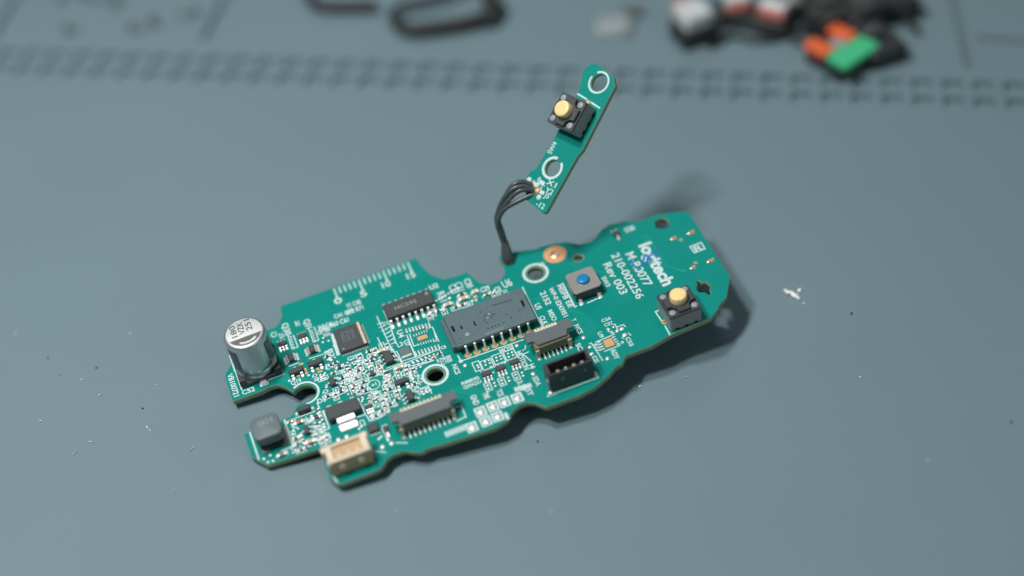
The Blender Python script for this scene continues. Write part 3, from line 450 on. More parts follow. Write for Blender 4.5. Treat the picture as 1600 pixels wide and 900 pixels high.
# ---------------------------------------------------------------- the main circuit board
def T0(p): return tuple(p)
PCB = root('circuit_board', BRD['O'], 'green mouse circuit board with capacitor, chips and white lettering lying on the mat', 'circuit board', rot=(BRD['u'], BRD['v'], BRD['n']))
IT = ITEMS
OUT = [(0.2, 5.7, .2), (0.2, -1.25, .3), (5.9, -1.25, 1.5), (7.6, -0.95, 1), (9.1, -1.15, 1), (10.4, -2.5, 1), (11.45, -4.25, .1), (12.2, -3.75, .8), (13.5, -3.45, 1), (14.8, -3.9, 1), (15.6, -5.1, 1), (15.4, -6.5, 1), (14.4, -7.5, 1), (13.0, -7.75, 1), (11.7, -7.65, .6), (10.8, -8.3, .8), (10.15, -9.4, .8), (9.2, -9.95, .6),
       (0.4, -9.95, .2), (0.4, -15.5, 1.5), (2.7, -18.8, .5), (12.6, -19.4, .3), (12.4, -22.7, .3), (12.45, -26.2, 1), (13.6, -28.8, 1.2), (21.2, -28.7, .8), (22.3, -28.0, .8), (23.1, -27.1, .8), (24.6, -26.6, 1), (26.7, -26.75, 1), (28.1, -27.8, 1), (29.3, -28.4, .6), (30.9, -28.1, 1), (33.5, -28.45, 1), (43.3, -29.1, .6), (46.0, -28.4, .8), (47.5, -26.9, 1), (49.1, -26.2, 1), (50.5, -26.2, 1), (51.9, -27.0, 1), (53.3, -28.8, .4),
       (59.9, -28.9, .8), (63.3, -28.35, .8), (66.6, -26.9, 1), (68.4, -25.7, .5), (69.9, -25.5, .3), (70.6, -24.5, .3), (71.4, -24.05, .4), (76.4, -24.05, 1), (80.4, -23.2, .6), (89.0, -22.7, .3), (91.2, -21.3, .2), (91.4, -20.8, .1), (93.8, -19.3, .3), (96.6, -15.0, .2), (96.75, 4.7, .3), (93.2, 6.2, 1), (91.2, 6.8, .8), (88.4, 6.7, .8), (86.4, 6.8, .8), (84.3, 8.1, .8), (81.5, 8.6, .8), (79.3, 7.9, .8), (77.6, 6.5, 1), (76.0, 5.8, 1), (73.9, 6.3, 1), (72.0, 8.0, .8), (70.2, 8.7, 1), (67.5, 9.2, 1), (65.5, 9.2, .8), (61.3, 10.6, .5), (58.2, 10.7, .3), (58.5, 8.8, .5), (58.0, 5.8, 1.2), (56.4, 4.35, 1.2), (54.3, 4.3, 1.2), (52.6, 5.6, 1.2), (51.8, 7.5, 1), (51.2, 9.6, .3), (49.0, 9.5, .5), (46.3, 10.0, 1.2), (44.4, 12.3, 1.2), (43.6, 15.0, .8), (43.1, 18.0, .2), (14.5, 18.1, .2), (14.3, 15.7, .8), (13.4, 14.0, .8), (12.4, 13.2, .6), (7.0, 13.1, .5), (5.8, 12.4, .5)]
pl = IT['plus']
plus = [(pl[0] - 1.35, pl[1] - .9, .5), (pl[0] - .3, pl[1] - 1.35, .3), (pl[0] - .1, pl[1] - 2.3, .4), (pl[0] + .8, pl[1] - 2.2, .4), (pl[0] + .75, pl[1] - 1.1, .3), (pl[0] + 1.45, pl[1] - .2, .7), (pl[0] + 1.0, pl[1] + 1.1, .7), (pl[0] + .15, pl[1] + 1.35, .3), (pl[0] + .1, pl[1] + 2.2, .4), (pl[0] - .75, pl[1] + 2.1, .4), (pl[0] - .8, pl[1] + 1.1, .3), (pl[0] - 1.55, pl[1] + .3, .7)]
tr = IT['hole_tear']
tear = [(tr[0] - 1.55, tr[1] - .7, .5), (tr[0] - .2, tr[1] - 1.5, .3), (tr[0] + .9, tr[1] - 1.6, .3), (tr[0] + 1.5, tr[1] - .4, .7), (tr[0] + 1.4, tr[1] + 1.1, .8), (tr[0] + .2, tr[1] + 1.7, .8), (tr[0] - 1.2, tr[1] + 1.2, .8)]
hs, hb, hk = IT['hole_screw'], IT['hole_b'], IT['hole_small']
loops = [fillet(OUT, 4), circle(*hs, 1.68), circle(*hb, 1.72), circle(*hk, 1.0, 24), fillet(plus, 3), fillet(tear, 4)]
link('substrate', plate('substrate', loops, 1.2, ['mask', 'fr4']), PCB)
# exposed laminate rims round the holes
rb = MB()
for c, r0 in ((hs, 1.70), (hb, 1.74), (hk, 1.02)): link('hole_rim', MB().ring(*c, r0, r0 + .13, 0.002, 0.012).mesh('hole_rim', 'fr4'), PCB)

ZI0 = 0.016
def silk_z(i): return ZI0 + 0.004 + (i % 23) * 0.0005
sk = MB()
for i, (w, pts) in enumerate(LINES): sk.ribbon(pts, w * 1.2, 0.003, silk_z(i))
for i, ((x, y), r) in enumerate(DOTS): sk.lathe(x, y, [(r, 0.003), (r, 0.034)], 16)
# scale printed along the back edge: a tick each millimetre
(rx0, ry0), (rx1, ry1) = RULER
nt_ = 16
for k in range(nt_):
    x = rx0 + (rx1 - rx0) * k / (nt_ - 1); y = 17.6; ln_ = 3.0 if k % 5 == 0 else 1.5
    sk.ribbon([(x, y), (x, y - ln_)], .3, 0.003, silk_z(k) + .012)
link('silkscreen_lines', sk.mesh('silkscreen_lines', 'ink', 0), PCB)
for c, nm in ((hs, 0), (hb, 1)):
    link('printed_ring', MB().ring(*c, 2.08, 2.62, 0.003, 0.022).mesh('printed_ring', 'ink', 0), PCB)
# arc printed round the finger slot
link('printed_ring', MB().ring(13.35, -5.6, 2.45, 2.85, 0.003, 0.022, -100, 128).mesh('printed_ring', 'ink', 0), PCB)
link('printed_ring', MB().ring(*[float(x) for x in E1C], 1.05, 1.25, 0.003, 0.023).mesh('printed_ring', 'ink', 0), PCB)
for i, (s, (x, y), l, cap_, rot) in enumerate(TEXT):
    b = 0.12 if s == 'logitech' else (0.05 if cap_ > 1.3 else 0.08)
    me = text_mesh(s, l, cap_, 'ink', b)
    if me: link('lettering', me, PCB, (x, y, 0.026 + (i % 17) * .0006), rot)

# blue marker scrawl over the lettering
sc = [(81.5, -2.2), (81.3, -4.0), (82.0, -4.9), (83.2, -4.0), (84.3, -2.5), (85.0, -4.2), (84.0, -4.3), (84.9, -3.0), (86.0, -3.0), (86.2, -4.0), (86.3, -2.6), (87.5, -2.0)]
link('marker_scrawl', MB().ribbon([(p.x, p.y) for p in spline([(x, y, 0) for x, y in sc], 4)], .42, 0.003, 0.040).mesh('marker_scrawl', 'marker', 0), PCB)

# tiny bare pads, joined: too small to pick apart singly
pb = MB()
for (x, y, a, b) in PADS: pb.rbox(x, y, a * .9, b * .9, [(0.004, 0), (0.03, 0.02), (0.075, min(a, b) * .3)], r=min(a, b) * .25, n=2)
tag(link('solder_pads', pb.mesh('solder_pads', 'tin', 60), PCB), kind='stuff')
for (x, y, a, b) in OPADS:
    link('copper_pad', MB().rbox(0, 0, a, b, [(0.004, 0), (0.028, 0.01)], r=.08, n=2).mesh('copper_pad', 'copper'), PCB, (x, y, 0))
dome = MB().lathe(0, 0, [(1, 0.004), (.98, .06), (.8, .16), (.5, .24), (.2, .27)], 20).mesh('test_pad', 'tin', 60)
for (x, y, a, b) in DOMES:
    o = link('test_pad', dome, PCB, (x, y, 0)); o.scale = (a, b, .8)

# copper runs showing through the mask
tb = MB(); zz = 0
_poly = fillet(OUT, 2); _holes = [(*hs, 2.7), (*hb, 2.7), (*hk, 1.4), (*pl, 2.7), (*tr, 2.1)]
def inside(x, y, mg=.25):
    for hx_, hy_, r in _holes:
        if (x - hx_) ** 2 + (y - hy_) ** 2 < (r + mg) ** 2: return False
    def inp(x, y):
        c = False
        for (x0, y0), (x1, y1) in zip(_poly, _poly[1:] + _poly[:1]):
            if (y0 > y) != (y1 > y) and x < (x1 - x0) * (y - y0) / (y1 - y0) + x0: c = not c
        return c
    return all(inp(x + a, y + b_) for a, b_ in ((mg, 0), (-mg, 0), (0, mg), (0, -mg)))
def run(pts, w=.16):
    global zz
    for (x0, y0), (x1, y1) in zip(pts[:-1], pts[1:]):
        for q in range(9):
            if not inside(x0 + (x1 - x0) * q / 8, y0 + (y1 - y0) * q / 8): return
    zz += 1; tb.ribbon(pts, w, 0.001, 0.006 + (zz % 9) * .0006)
for k in range(8):
    o = k * .36; run([(24.2 + o, -4.4), (24.2 + o, -8.2 - o * .5), (25.8 + o, -9.8 - o * .5), (25.8 + o, -13.0 - k * .2)])
    run([(30.2 + o, -9.5), (30.2 + o, -14.5 + o * .3), (31.0 + o, -16.4 + o * .3), (31.0 + o, -19.2)])
    run([(9.2 + o * .8, 3.0 + o), (9.2 + o * .8, -.2 + o * .2), (13.2 + o, -3.0)])
for k in range(6):
    o = k * .5; run([(43.6 + o * 4, -11.9), (43.6 + o * 4, -13.0 - o * .3), (45 + o * 3, -14.4)]); run([(38.5 + o, -17.0), (42.0 + o, -20.4), (42 + o, -24)])
    run([(70 + o, 2.5 - o), (75 + o, -2.4 - o), (75 + o, -12)]); run([(60.5 + o, -3.0), (63 + o, -6), (66 + o, -9.5 - o), (66 + o, -17)])
    run([(86 + o, 3), (86 + o, -6 - o), (90 - o * .5, -10)]) if k < 3 else None
for k in range(46):
    x, y = random.uniform(14, 42), random.uniform(-17, 4)
    l = random.uniform(1, 4); dx, dy = random.choice(((1, 0), (0, 1), (.7, .7), (.7, -.7)))
    run([(x, y), (x + dx * l, y + dy * l)], .14)
tag(link('copper_traces', tb.mesh('copper_traces', 'trace', 0), PCB), kind='stuff')
vb = MB()
for k in range(70):
    x, y = random.uniform(15, 66), random.uniform(-24, 4)
    if inside(x, y): vb.lathe(x, y, [(.16, .002), (.15, .012), (.06, .010)], 8)
for k in range(14):
    x, y = random.uniform(66, 95), random.uniform(-20, 3)
    if inside(x, y): vb.lathe(x, y, [(.16, .002), (.15, .012), (.06, .010)], 8)
tag(link('vias', vb.mesh('vias', 'trace', 0), PCB), kind='stuff')

# ---- electrolytic capacitor
cx, cy = IT['cap']
cap = link('capacitor', MB().lathe(0, 0, [(3.55, .75), (3.95, .95), (4.0, 1.3), (3.98, 1.75), (3.72, 2.05), (3.72, 2.25), (3.96, 2.6), (4.0, 3.2), (4.0, 9.55), (3.93, 9.85), (3.72, 10.08), (3.5, 10.14)], 64, cap1=False).mesh('capacitor', 'can', 40), PCB, (cx, cy, 0))
cap['label'] = 'tall silver electrolytic capacitor can at the left end'
link('can_top', MB().lathe(0, 0, [(3.5, 10.138), (3.46, 10.19), (3.40, 10.2)], 64).mesh('can_top', 'cantop'), cap)
bs = MB().rbox(0, 0, 8.3, 8.3, [(.05, .05), (.15, 0), (.75, 0), (.85, .1)], r=.5, n=2)
for sx, sy in ((-1, -1), (1, -1), (1, 1), (-1, 1)):
    bs.loft([[(sx * 4.1, sy * 2.75, z), (sx * 4.1, sy * 4.1, z), (sx * 2.75, sy * 4.1, z)] for z in (.84, 2.0)])
link('base', bs.mesh('base', 'black'), cap)
sl = MB(); A_ = [math.radians(-48 + 2.76 * k) for k in range(101)]  # added dark panels stand in for reflections on the can's sides
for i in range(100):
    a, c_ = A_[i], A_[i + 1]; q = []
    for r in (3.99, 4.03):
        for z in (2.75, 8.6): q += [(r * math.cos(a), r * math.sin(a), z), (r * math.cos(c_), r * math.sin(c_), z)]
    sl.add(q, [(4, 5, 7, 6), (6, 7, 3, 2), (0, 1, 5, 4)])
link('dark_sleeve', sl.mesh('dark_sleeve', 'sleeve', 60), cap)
sg = MB(); ring_ = [(3.36 * math.cos(math.radians(a)), 3.36 * math.sin(math.radians(a))) for a in range(202, 341, 3)]
sg.loft([[(x, y, z) for x, y in ring_] for z in (10.19, 10.208)])
link('polarity_mark', sg.mesh('polarity_mark', 'polarity', 0), cap)
link('vent_groove', MB().ring(0, 0, 2.5, 2.95, 10.2, 10.23, 240, 312, 16).mesh('vent_groove', 'cantop'), cap)  # groove crescent, widened to paint the light reflected on the dark segment
for k, (s, l) in enumerate((('180', 2.5), ('VZK', 2.6), ('251', 2.4))):
    link('lettering', text_mesh(s, l * 1.25, 1.12, 'print', .03), cap, (-1.85 + 1.5 * k, 1.0 + .22 * k, 10.212), 90)
tm = MB().rbox(0, 0, 1.2, 1.5, [(.03, 0), (.25, 0), (.3, .05)], r=.1)
link('terminal', tm.mesh('terminal', 'tin'), cap, (.15, -4.35, 0)); link('terminal', tm.mesh('terminal', 'tin'), cap, (.15, 4.35, 0))
link('solder_fillet', MB().rbox(0, 0, 1.9, 1.0, [(.004, 0), (.12, .12), (.28, .4)], r=.3).mesh('solder_fillet', 'tin', 60), cap, (.15, -4.75, 0))

# ---- generic chips
gull = MB()
def gull_mesh(w, reach, zt, foot, n='pin'):
    # a bent lead leaving the body towards -y: out, down, and along the pad
    m = MB(); th = .12
    prof = [(.05, zt), (-.18, zt), (-.30, zt - .08), (-reach + .12, .2), (-reach, .1), (-reach - foot, .1)]
    rings = [[(-w / 2, y, z - th / 2), (w / 2, y, z - th / 2), (w / 2, y + .02, z + th / 2), (-w / 2, y + .02, z + th / 2)] for y, z in prof]
    m.loft(rings)
    m.rbox(0, -reach - foot * .6, w * 1.25, foot * 1.5, [(.004, 0), (.06, .02), (.14, w * .3)], r=w * .3, n=2)
    return m.mesh(n, 'pin', 40)
def chip_body(name, x, y, su, sv, h, mname='epoxy', parent=PCB, z0=.1):
    d = min(.18, h * .18)
    return link(name, MB().rbox(0, 0, su, sv, [(z0, d), (z0 + (h - z0) * .5, 0), (h - .04, d * .75), (h, d * .75 + .05)], r=.06, n=2).mesh(name, mname, 25), parent, (x, y, 0))
_g = {}
def pins(body, n, side, su, sv, w, zt, reach, foot, pitch=None):
    key = (w, zt, reach, foot)
    if key not in _g: _g[key] = gull_mesh(*key)
    L_ = su if side in 'fb' else sv
    p = pitch or (L_ / n)
    for k in range(n):
        t = (k - (n - 1) / 2) * p
        if side == 'f': link('pin', _g[key], body, (t, -sv / 2, 0), 0)
        elif side == 'b': link('pin', _g[key], body, (t, sv / 2, 0), 180)
        elif side == 'l': link('pin', _g[key], body, (-su / 2, t, 0), -90)
        else: link('pin', _g[key], body, (su / 2, t, 0), 90)
for (x, y, su, sv, h, f, b, l, r, nm) in SOTS:
    bd = chip_body(nm, x, y, su, sv, h)
    for cnt, sd in ((f, 'f'), (b, 'b'), (l, 'l'), (r, 'r')):
        if cnt: pins(bd, cnt, sd, su, sv, .34 if cnt > 2 else .45, h * .5, .45, .35, (su if sd in 'fb' else sv) * (.36 if cnt == 3 else .62 if cnt == 2 else .26))
# two-terminal parts
COLS = dict(black='epoxy', brown='ceramic', beige='ceramic_beige', cream='ceramic_cream', gold='copper')
for (x, y, l, w, h, rot, kd) in CHIPS:
    m = MB(); m.rbox(0, 0, l * .58, w, [(.04, .03), (.08, 0), (h - .04, 0), (h, .04)], r=.04, n=1, mi=0)
    for s in (-1, 1):
        m.rbox(s * l * .40, 0, l * .24, w * 1.03, [(.03, .02), (.07, 0), (h - .02, 0), (h + .02, .04)], r=.05, n=1, mi=1)
        m.rbox(s * l * .62, 0, l * .34, w * 1.1, [(.004, 0), (.07, .03), (h * .5, .14)], r=.08, n=2, mi=1)
    link({'black': 'chip_resistor'}.get(kd, 'ceramic_capacitor'), m.mesh('chip', [COLS[kd], 'tin'], 40), PCB, (x, y, 0), rot)

# the crowd of smallest parts between the chips: each sits in its own printed bracket
_busy = [(x, y, max(su, sv) / 2 + .55) for (x, y, su, sv, *_r) in SOTS] + [(x, y, .8) for (x, y, *_r) in CHIPS] + [(25.07, 3.2, 4.3), (33.76, -4.72, 1.7), (36.8, -4.2, 0), (19, -14, 4.4), (17, -16.5, 2.5), (22.9, -19.6, 1.7), (4.7, -13.4, 3.9), (12.2, -9.7, 2.0), (29, -20.6, 4.5), (35.5, -20.6, 4.5), (*E1C, 1.5), (26, -20.6, 2)]
_tiny = {}
for kd in ('black', 'brown', 'beige'):
    m = MB(); l, w, h = 1.0, .52, .36
    m.rbox(0, 0, l * .56, w, [(.04, .02), (h - .03, 0), (h, .03)], r=.04, n=1, mi=0)
    for s in (-1, 1):
        m.rbox(s * l * .40, 0, l * .24, w * 1.03, [(.03, .02), (h, 0), (h + .02, .03)], r=.04, n=1, mi=1)
        m.rbox(s * l * .60, 0, l * .30, w * 1.05, [(.004, 0), (.06, .03), (h * .5, .12)], r=.06, n=1, mi=1)
    _tiny[kd] = m.mesh('chip', [COLS[kd], 'tin'], 40)
br = MB(); rr_ = random.Random(11); _n = 0
for k in range(2600):
    zone = rr_.random()
    x, y = (rr_.uniform(17, 37.5), rr_.uniform(-12.4, -1)) if zone < .66 else (rr_.uniform(21, 35), rr_.uniform(-18.6, -12)) if zone < .80 else (rr_.uniform(8, 16.5), rr_.uniform(-18.4, -10.4)) if zone < .92 else (rr_.uniform(40, 56), rr_.uniform(-.6, 2.6))
    if _n >= 96 or not inside(x, y, .9): continue
    rot = rr_.random() < .5; e_ = .95
    if any((x - a) ** 2 + (y - b_) ** 2 < (c + .45) ** 2 for a, b_, c in _busy): continue
    if 41.5 < x < 59.5 and -11.6 < y < -.9: continue
    if 38 < x < 59 and y < -.9: continue
    if x > 31.5 and -8.6 < y < 1.0: continue
    _busy.append((x, y, .45)); _n += 1
    kd = rr_.choice(('black', 'black', 'black', 'black', 'brown', None, None, None))
    if kd: link('chip_resistor' if kd == 'black' else 'ceramic_capacitor', _tiny[kd], PCB, (x, y, 0), 90 if rot else 0)
    else:
        for s in (-1, 1):
            link('bare_pad', MB().rbox(0, 0, .42, .46, [(.004, 0), (.05, .03), (.10, .14)], r=.1, n=2).mesh('bare_pad', 'tin', 60), PCB, (x + (0 if rot else s * .45), y + (s * .45 if rot else 0), 0))
    a, b_ = (.5, .98) if rot else (.98, .5)
    if rr_.random() < .5:
        q = [(x - a, y - b_), (x + a, y - b_), (x + a, y + b_), (x - a, y + b_), (x - a, y - b_)]
        cut = rr_.choice((0, 1, 5)); br.ribbon(q[cut:] if cut != 5 else q, .17, .003, silk_z(k))
link('silkscreen_brackets', br.mesh('silkscreen_brackets', 'ink', 0), PCB)

# ---- microcontroller
x, y = IT['mcu']
mc = chip_body('microcontroller', x, y, 5.55, 6.2, .85)
mc['label'] = 'square black microcontroller beside the printed ruler'
tp = MB().rbox(0, 0, .16, .55, [(.01, 0), (.16, 0), (.18, .02)], r=.03, n=1).mesh('pin', 'pin')
for k in range(14):
    link('pin', tp, mc, ((k - 6.5) * .38, -3.25, 0)); 
for k in range(12):
    link('pin', tp, mc, (2.95, (k - 5.5) * .45, 0), 90)
link('tape_strip', MB().rbox(0, 0, .55, 5.9, [(.3, 0), (.88, 0), (.9, .03)], r=.05).mesh('tape_strip', 'ceramic_cream'), mc, (2.35, 0, 0))
link('index_dot', MB().lathe(0, 0, [(.22, .849), (.22, .856)], 16).mesh('index_dot', 'rivet'), mc, (-2.0, -2.4, 0))
for k in range(3):
    link('lettering', text_mesh(('N52', '8101', 'QDAA')[k], 2.6, .7, 'ferrite', .02), mc, (-1.2 + .95 * k, .5, .858), -90)

# ---- small-outline logic chip with sixteen leads
x, y = IT['soic']
so = chip_body('logic_chip', x, y, 9.8, 3.9, 1.6)
so['label'] = 'long black logic chip with eight leads a side'
pins(so, 8, 'f', 9.8, 3.9, .48, .85, .85, .55, 1.27); pins(so, 8, 'b', 9.8, 3.9, .48, .85, .85, .55, 1.27)
link('index_dot', MB().lathe(0, 0, [(.35, 1.601), (.35, 1.607)], 20).mesh('index_dot', 'grey'), so, (4.0, .9, 0))
link('lettering', text_mesh('HC595', 4.4, .9, 'grey', .02), so, (-.6, 0, 1.607), 0)

# ---- optical sensor
x, y = IT['sensor']
SU_, SV_ = 16.0, 8.75
se = MB().rbox(0, 0, SU_, SV_, [(1.5, .1), (1.55, .03), (2.32, 0), (2.4, .08)], r=.12, n=2)
se = link('optical_sensor', se.mesh('optical_sensor', 'sensor', 30), PCB, (x, y, 0))
se['label'] = 'wide grey optical sensor chip with pin holes and a dimple on top'
link('skirt', MB().rbox(-.25, .2, SU_ - .2, SV_ - .9, [(.05, .1), (.15, 0), (1.52, 0)], r=.1).mesh('skirt', 'epoxy'), se)
link('end_ledge', MB().rbox(-8.35, .3, .8, 7.6, [(.05, 0), (1.5, 0), (1.6, .08)], r=.1).mesh('end_ledge', 'sensor'), se)
for (p, a, b) in IT['sensor_slots']:
    link('slot', MB().rbox(0, 0, a, b, [(2.395, 0), (2.408, 0)], r=.04, n=1).mesh('slot', 'dark', 0), se, (p[0] - x, p[1] - y, 0))  # flat dark patch paints the shade inside the slot
dt = MB().rbox(0, 0, .34, .2, [(2.395, 0), (2.408, 0)], r=.04, n=1).mesh('vent_hole', 'dark', 0)  # flat dark patches paint the shade inside the small holes
for p in IT['sensor_dots']: link('vent_hole', dt, se, (p[0] - x, p[1] - y, 0))
p = IT['sensor_dimple']; link('dimple', MB().lathe(0, 0, [(.95, 2.395), (.86, 2.52), (.66, 2.58), (.5, 2.44), (.2, 2.43)], 24).mesh('dimple', 'sensor', 50), se, (p[0] - x, p[1] - y, 0))
for key in ('sensor_ring', 'sensor_ring2'):
    p = IT[key]; link('moulded_ring', MB().ring(0, 0, .48, .70, 2.39, 2.46).mesh('moulded_ring', 'sensor', 50), se, (p[0] - x, p[1] - y, 0))
p = IT['sensor_spot']; link('pale_spot', MB().lathe(0, 0, [(.45, 2.395), (.42, 2.412)], 20).mesh('pale_spot', 'rivet', 0), se, (p[0] - x, p[1] - y, 0))
link('lettering', text_mesh('M150SOS', 3.6, .55, 'grey', .01), se, (-.2, -3.75, 2.409), 0)
pm = MB(); w = .40
pm.loft([[(-w / 2, yy, zz_ - .1), (w / 2, yy, zz_ - .1), (w / 2, yy + .02, zz_ + .1), (-w / 2, yy + .02, zz_ + .1)] for yy, zz_ in ((.3, 1.95), (-.2, 1.95), (-.40, 1.85), (-.45, 1.2), (-.75, .1), (-.8, -.6))])
pm = pm.mesh('pin', 'pin', 40)
rg = MB().ring(0, 0, .36, .66, .004, .05).mesh('ring_pad', 'copper', 50)
dk = MB().lathe(0, 0, [(.37, .006), (.3, .05), (.1, .12)], 16).mesh('solder_joint', 'fr4', 60)
for (px, py) in IT['sensor_ths']:
    link('pin', pm, se, (px - x, -4.3, 0)); link('ring_pad', rg, se, (px - x, py - y, 0)); link('solder_joint', dk, se, (px - x, py - y, 0))

# ---- voltage regulator
x, y = 18.95, -13.55
re_ = chip_body('voltage_regulator', x, y, 6.4, 3.2, 1.5)
re_['label'] = 'black voltage regulator with a wide bright metal tab'
tb2 = MB(); w = 3.35
tb2.loft([[(-w / 2, yy, zz_ - .13), (w / 2, yy, zz_ - .13), (w / 2, yy + .03, zz_ + .13), (-w / 2, yy + .03, zz_ + .13)] for yy, zz_ in ((.1, 1.0), (-.75, .98), (-1.05, .85), (-1.35, .3), (-1.6, .2), (-2.7, .18))])
link('heat_tab', tb2.mesh('heat_tab', 'tin', 35), re_, (-.05, -1.55, 0))
pins(re_, 3, 'b', 6.4, 3.2, .75, .8, .7, .5, 2.25)
# ---- rectifier diode
x, y = IT['diode']
di = chip_body('diode', x, y, 2.5, 1.35, 1.15)
for s in (-1, 1):
    link('terminal', MB().rbox(0, 0, .75, .85, [(.004, 0), (.3, .05), (.55, .2)], r=.15).mesh('terminal', 'tin', 60), di, (s * 1.55, -.25, 0))
# ---- small square chips
x, y = IT['qfn']
qf = chip_body('driver_chip', x, y, 2.0, 2.0, .8)
tp2 = MB().rbox(0, 0, .18, .5, [(.01, 0), (.12, 0), (.14, .02)], r=.03, n=1).mesh('pin', 'pin')
for k in range(6): link('pin', tp2, qf, ((k - 2.5) * .33, -1.15, 0))
x, y = IT['filt']
fl = link('signal_filter', MB().rbox(0, 0, 2.0, 1.75, [(.05, 0), (.5, 0), (.54, .05)], r=.06).mesh('signal_filter', 'ferrite'), PCB, (x, y, 0))
link('end_cap', MB().rbox(0, 0, 2.05, .5, [(.03, 0), (.4, 0), (.44, .05)], r=.06).mesh('end_cap', 'pin'), fl, (0, -1.15, 0))

# ---- power inductor
x, y = 4.75, -13.25
ind = link('inductor', MB().rbox(0, 0, 5.3, 5.4, [(.75, 1.0), (1.3, .55), (1.9, .12), (2.3, 0), (3.7, 0), (3.95, .1), (4.05, .28)], r=1.15, n=4).mesh('inductor', 'ferrite', 28), PCB, (x, y, 0))
ind['label'] = 'chunky grey power inductor printed 100'
link('base', MB().rbox(0, 0, 4.6, 4.6, [(.05, 0), (.7, 0), (.8, .3)], r=.8).mesh('base', 'black'), ind)
link('lettering', text_mesh('100', 2.7, 1.25, 'ferrite_print', .03), ind, (0.1, .9, 4.056), 180)
for s in (-1, 1): link('terminal', MB().rbox(0, 0, 1.5, 4.2, [(.004, 0), (.14, .05)], r=.1).mesh('terminal', 'steel'), ind, (s * 2.0 + .4, -.6, 0))

# ---- beige plug socket
x, y = 17.1, -24.9; h = 4.2
js = MB()
js.box(-3.9, 3.9, -2.05, 2.05, .15, 1.6, 1)
js.box(-3.9, 3.9, -2.05, -1.2, 1.55, h, 1)
js.box(-3.9, 3.9, 1.5, 2.05, 1.55, h, 0)
js.box(-3.9, -2.7, -1.4, 1.55, 1.55, h, 0); js.box(2.7, 3.9, -1.4, 1.55, 1.55, h, 0)
js.box(-3.95, 3.95, -2.10, -1.45, h - .45, h + .06, 0)
js = link('plug_socket', js.mesh('plug_socket', ['cream', 'tan']), PCB, (x, y, 0))  # cream over tan: the lighter rim paints the light on its top
js['label'] = 'beige plug socket on the front tab'
link('inner_floor', MB().box(-2.7, 2.7, -1.4, 1.5, 1.7, 3.65).mesh('inner_floor', 'tan'), js)
for k in (-1.7, 0, 1.7): link('contact', MB().lathe(0, 0, [(.36, 3.5), (.34, 4.1), (.2, 4.2)], 14).mesh('contact', 'cream'), js, (k, -.85, 0))
for k in (-1.75, 1.75):
    link('locating_stud', MB().tube([(0, -2.0, 2.3), (0, -2.36, 2.3), (0, -2.42, 2.3)], [.64, .6, .4], 20).mesh('locating_stud', 'cream'), js, (k, 0, 0))
    link('side_tab', MB().rbox(0, 0, .3, 1.6, [(.01, 0), (2.2, 0), (2.3, .05)], r=.05).mesh('side_tab', 'steel'), js, (4.1 if k > 0 else -4.1, -.6, 0))
link('ear', MB().box(-.6, .6, -.7, .5, 1.6, h + .03).mesh('ear', 'cream'), js, (-4.0, 1.5, 0)); link('ear', MB().box(-.6, .6, -.7, .5, 1.6, h + .03).mesh('ear', 'cream'), js, (3.6, 1.75, 0))
cp = MB().rbox(0, 0, .6, 1.0, [(.004, 0), (.3, .05), (.5, .2)], r=.15).mesh('pin', 'tin')
for k in (-1.7, 0, 1.7): link('pin', cp, js, (k, 2.5, 0))

# ---- ribbon cable connectors
def ribbon_connector(x, y, Lb, npin, label, comb):
    # origin at the middle of the base, front towards -y
    c = MB().box(-Lb / 2, Lb / 2, -1.75, 1.6, .5, 2.72)
    c = link('ribbon_connector', c.mesh('ribbon_connector', 'khaki'), PCB, (x, y, 0)); c['label'] = label
    lt = MB(); e = Lb / 2
    F_, B_ = comb; Ef, Eb = (F_ + 1.25, B_ + .45)
    out = [(-e - 1.0, Ef), (-e - 1.0, Eb), (-e + .9, Eb), (-e + 1.2, B_), (e - 1.2, B_), (e - .9, Eb), (e + 1.35, Eb), (e + 1.35, Ef), (e - .05, Ef), (e - .5, F_), (-e + .65, F_), (-e + .15, Ef)]
    lt.loft([[(px, py, z) for px, py in out] for z in (2.68, 3.1)])
    lt.loft([[(px * .99, py * .97 + .02, z) for px, py in out] for z in (3.099, 3.17)])
    link('latch', lt.mesh('latch', 'latch', 25), c)
    link('rear_rail', MB().box(-e + .6, e - .6, 1.58, B_ + .5 if B_ > 1.3 else 1.9, .2, 2.4).mesh('rear_rail', 'khaki'), c)
    link('contact_rail', MB().box(-e + 1.25, e - 1.25, B_ - .02, B_ + .32, 2.5, 3.12).mesh('contact_rail', 'cream'), c)
    bb = MB().rbox(0, 0, .42, .8, [(1.5, 0), (3.14, .0), (3.18, .04)], r=.05, n=1).mesh('contact', 'cream')
    for k in range(npin + 2): link('contact', bb, c, ((k - (npin + 1) / 2) * (Lb - 2.9) / (npin + 1), B_ + .3, .0))
    for s in (-1, 1): link('solder_tab', MB().box(-.38, .38, -.16, .12, .05, 2.1).mesh('solder_tab', 'ceramic_cream'), c, (s * (e - .25), -1.86, 0))
    for s in (-1, 1): link('solder_joint', MB().rbox(0, 0, .8, .6, [(.004, 0), (.12, .06), (.25, .2)], r=.2).mesh('solder_joint', 'tin', 60), c, (s * (e - .3), -2.25, 0))
    pm_ = gull_mesh(.24, .75, .5, .45)
    pt = (Lb - 1.9) / npin
    for k in range(npin): link('pin', pm_, c, ((k - (npin - 1) / 2) * pt, -1.6, 0))
    link('pin_slot', MB().box(-e + .5, e - .5, -1.6, -1.4, .02, .56).mesh('pin_slot', 'dark', 0), c)
    return c
ribbon_connector(32.4, -21.72, 10.4, 9, 'larger ribbon connector near the front edge', (-1.82, 1.15))
ribbon_connector(59.5, -15.55, 6.9, 6, 'smaller ribbon connector beside the black header', (-1.5, 1.7))

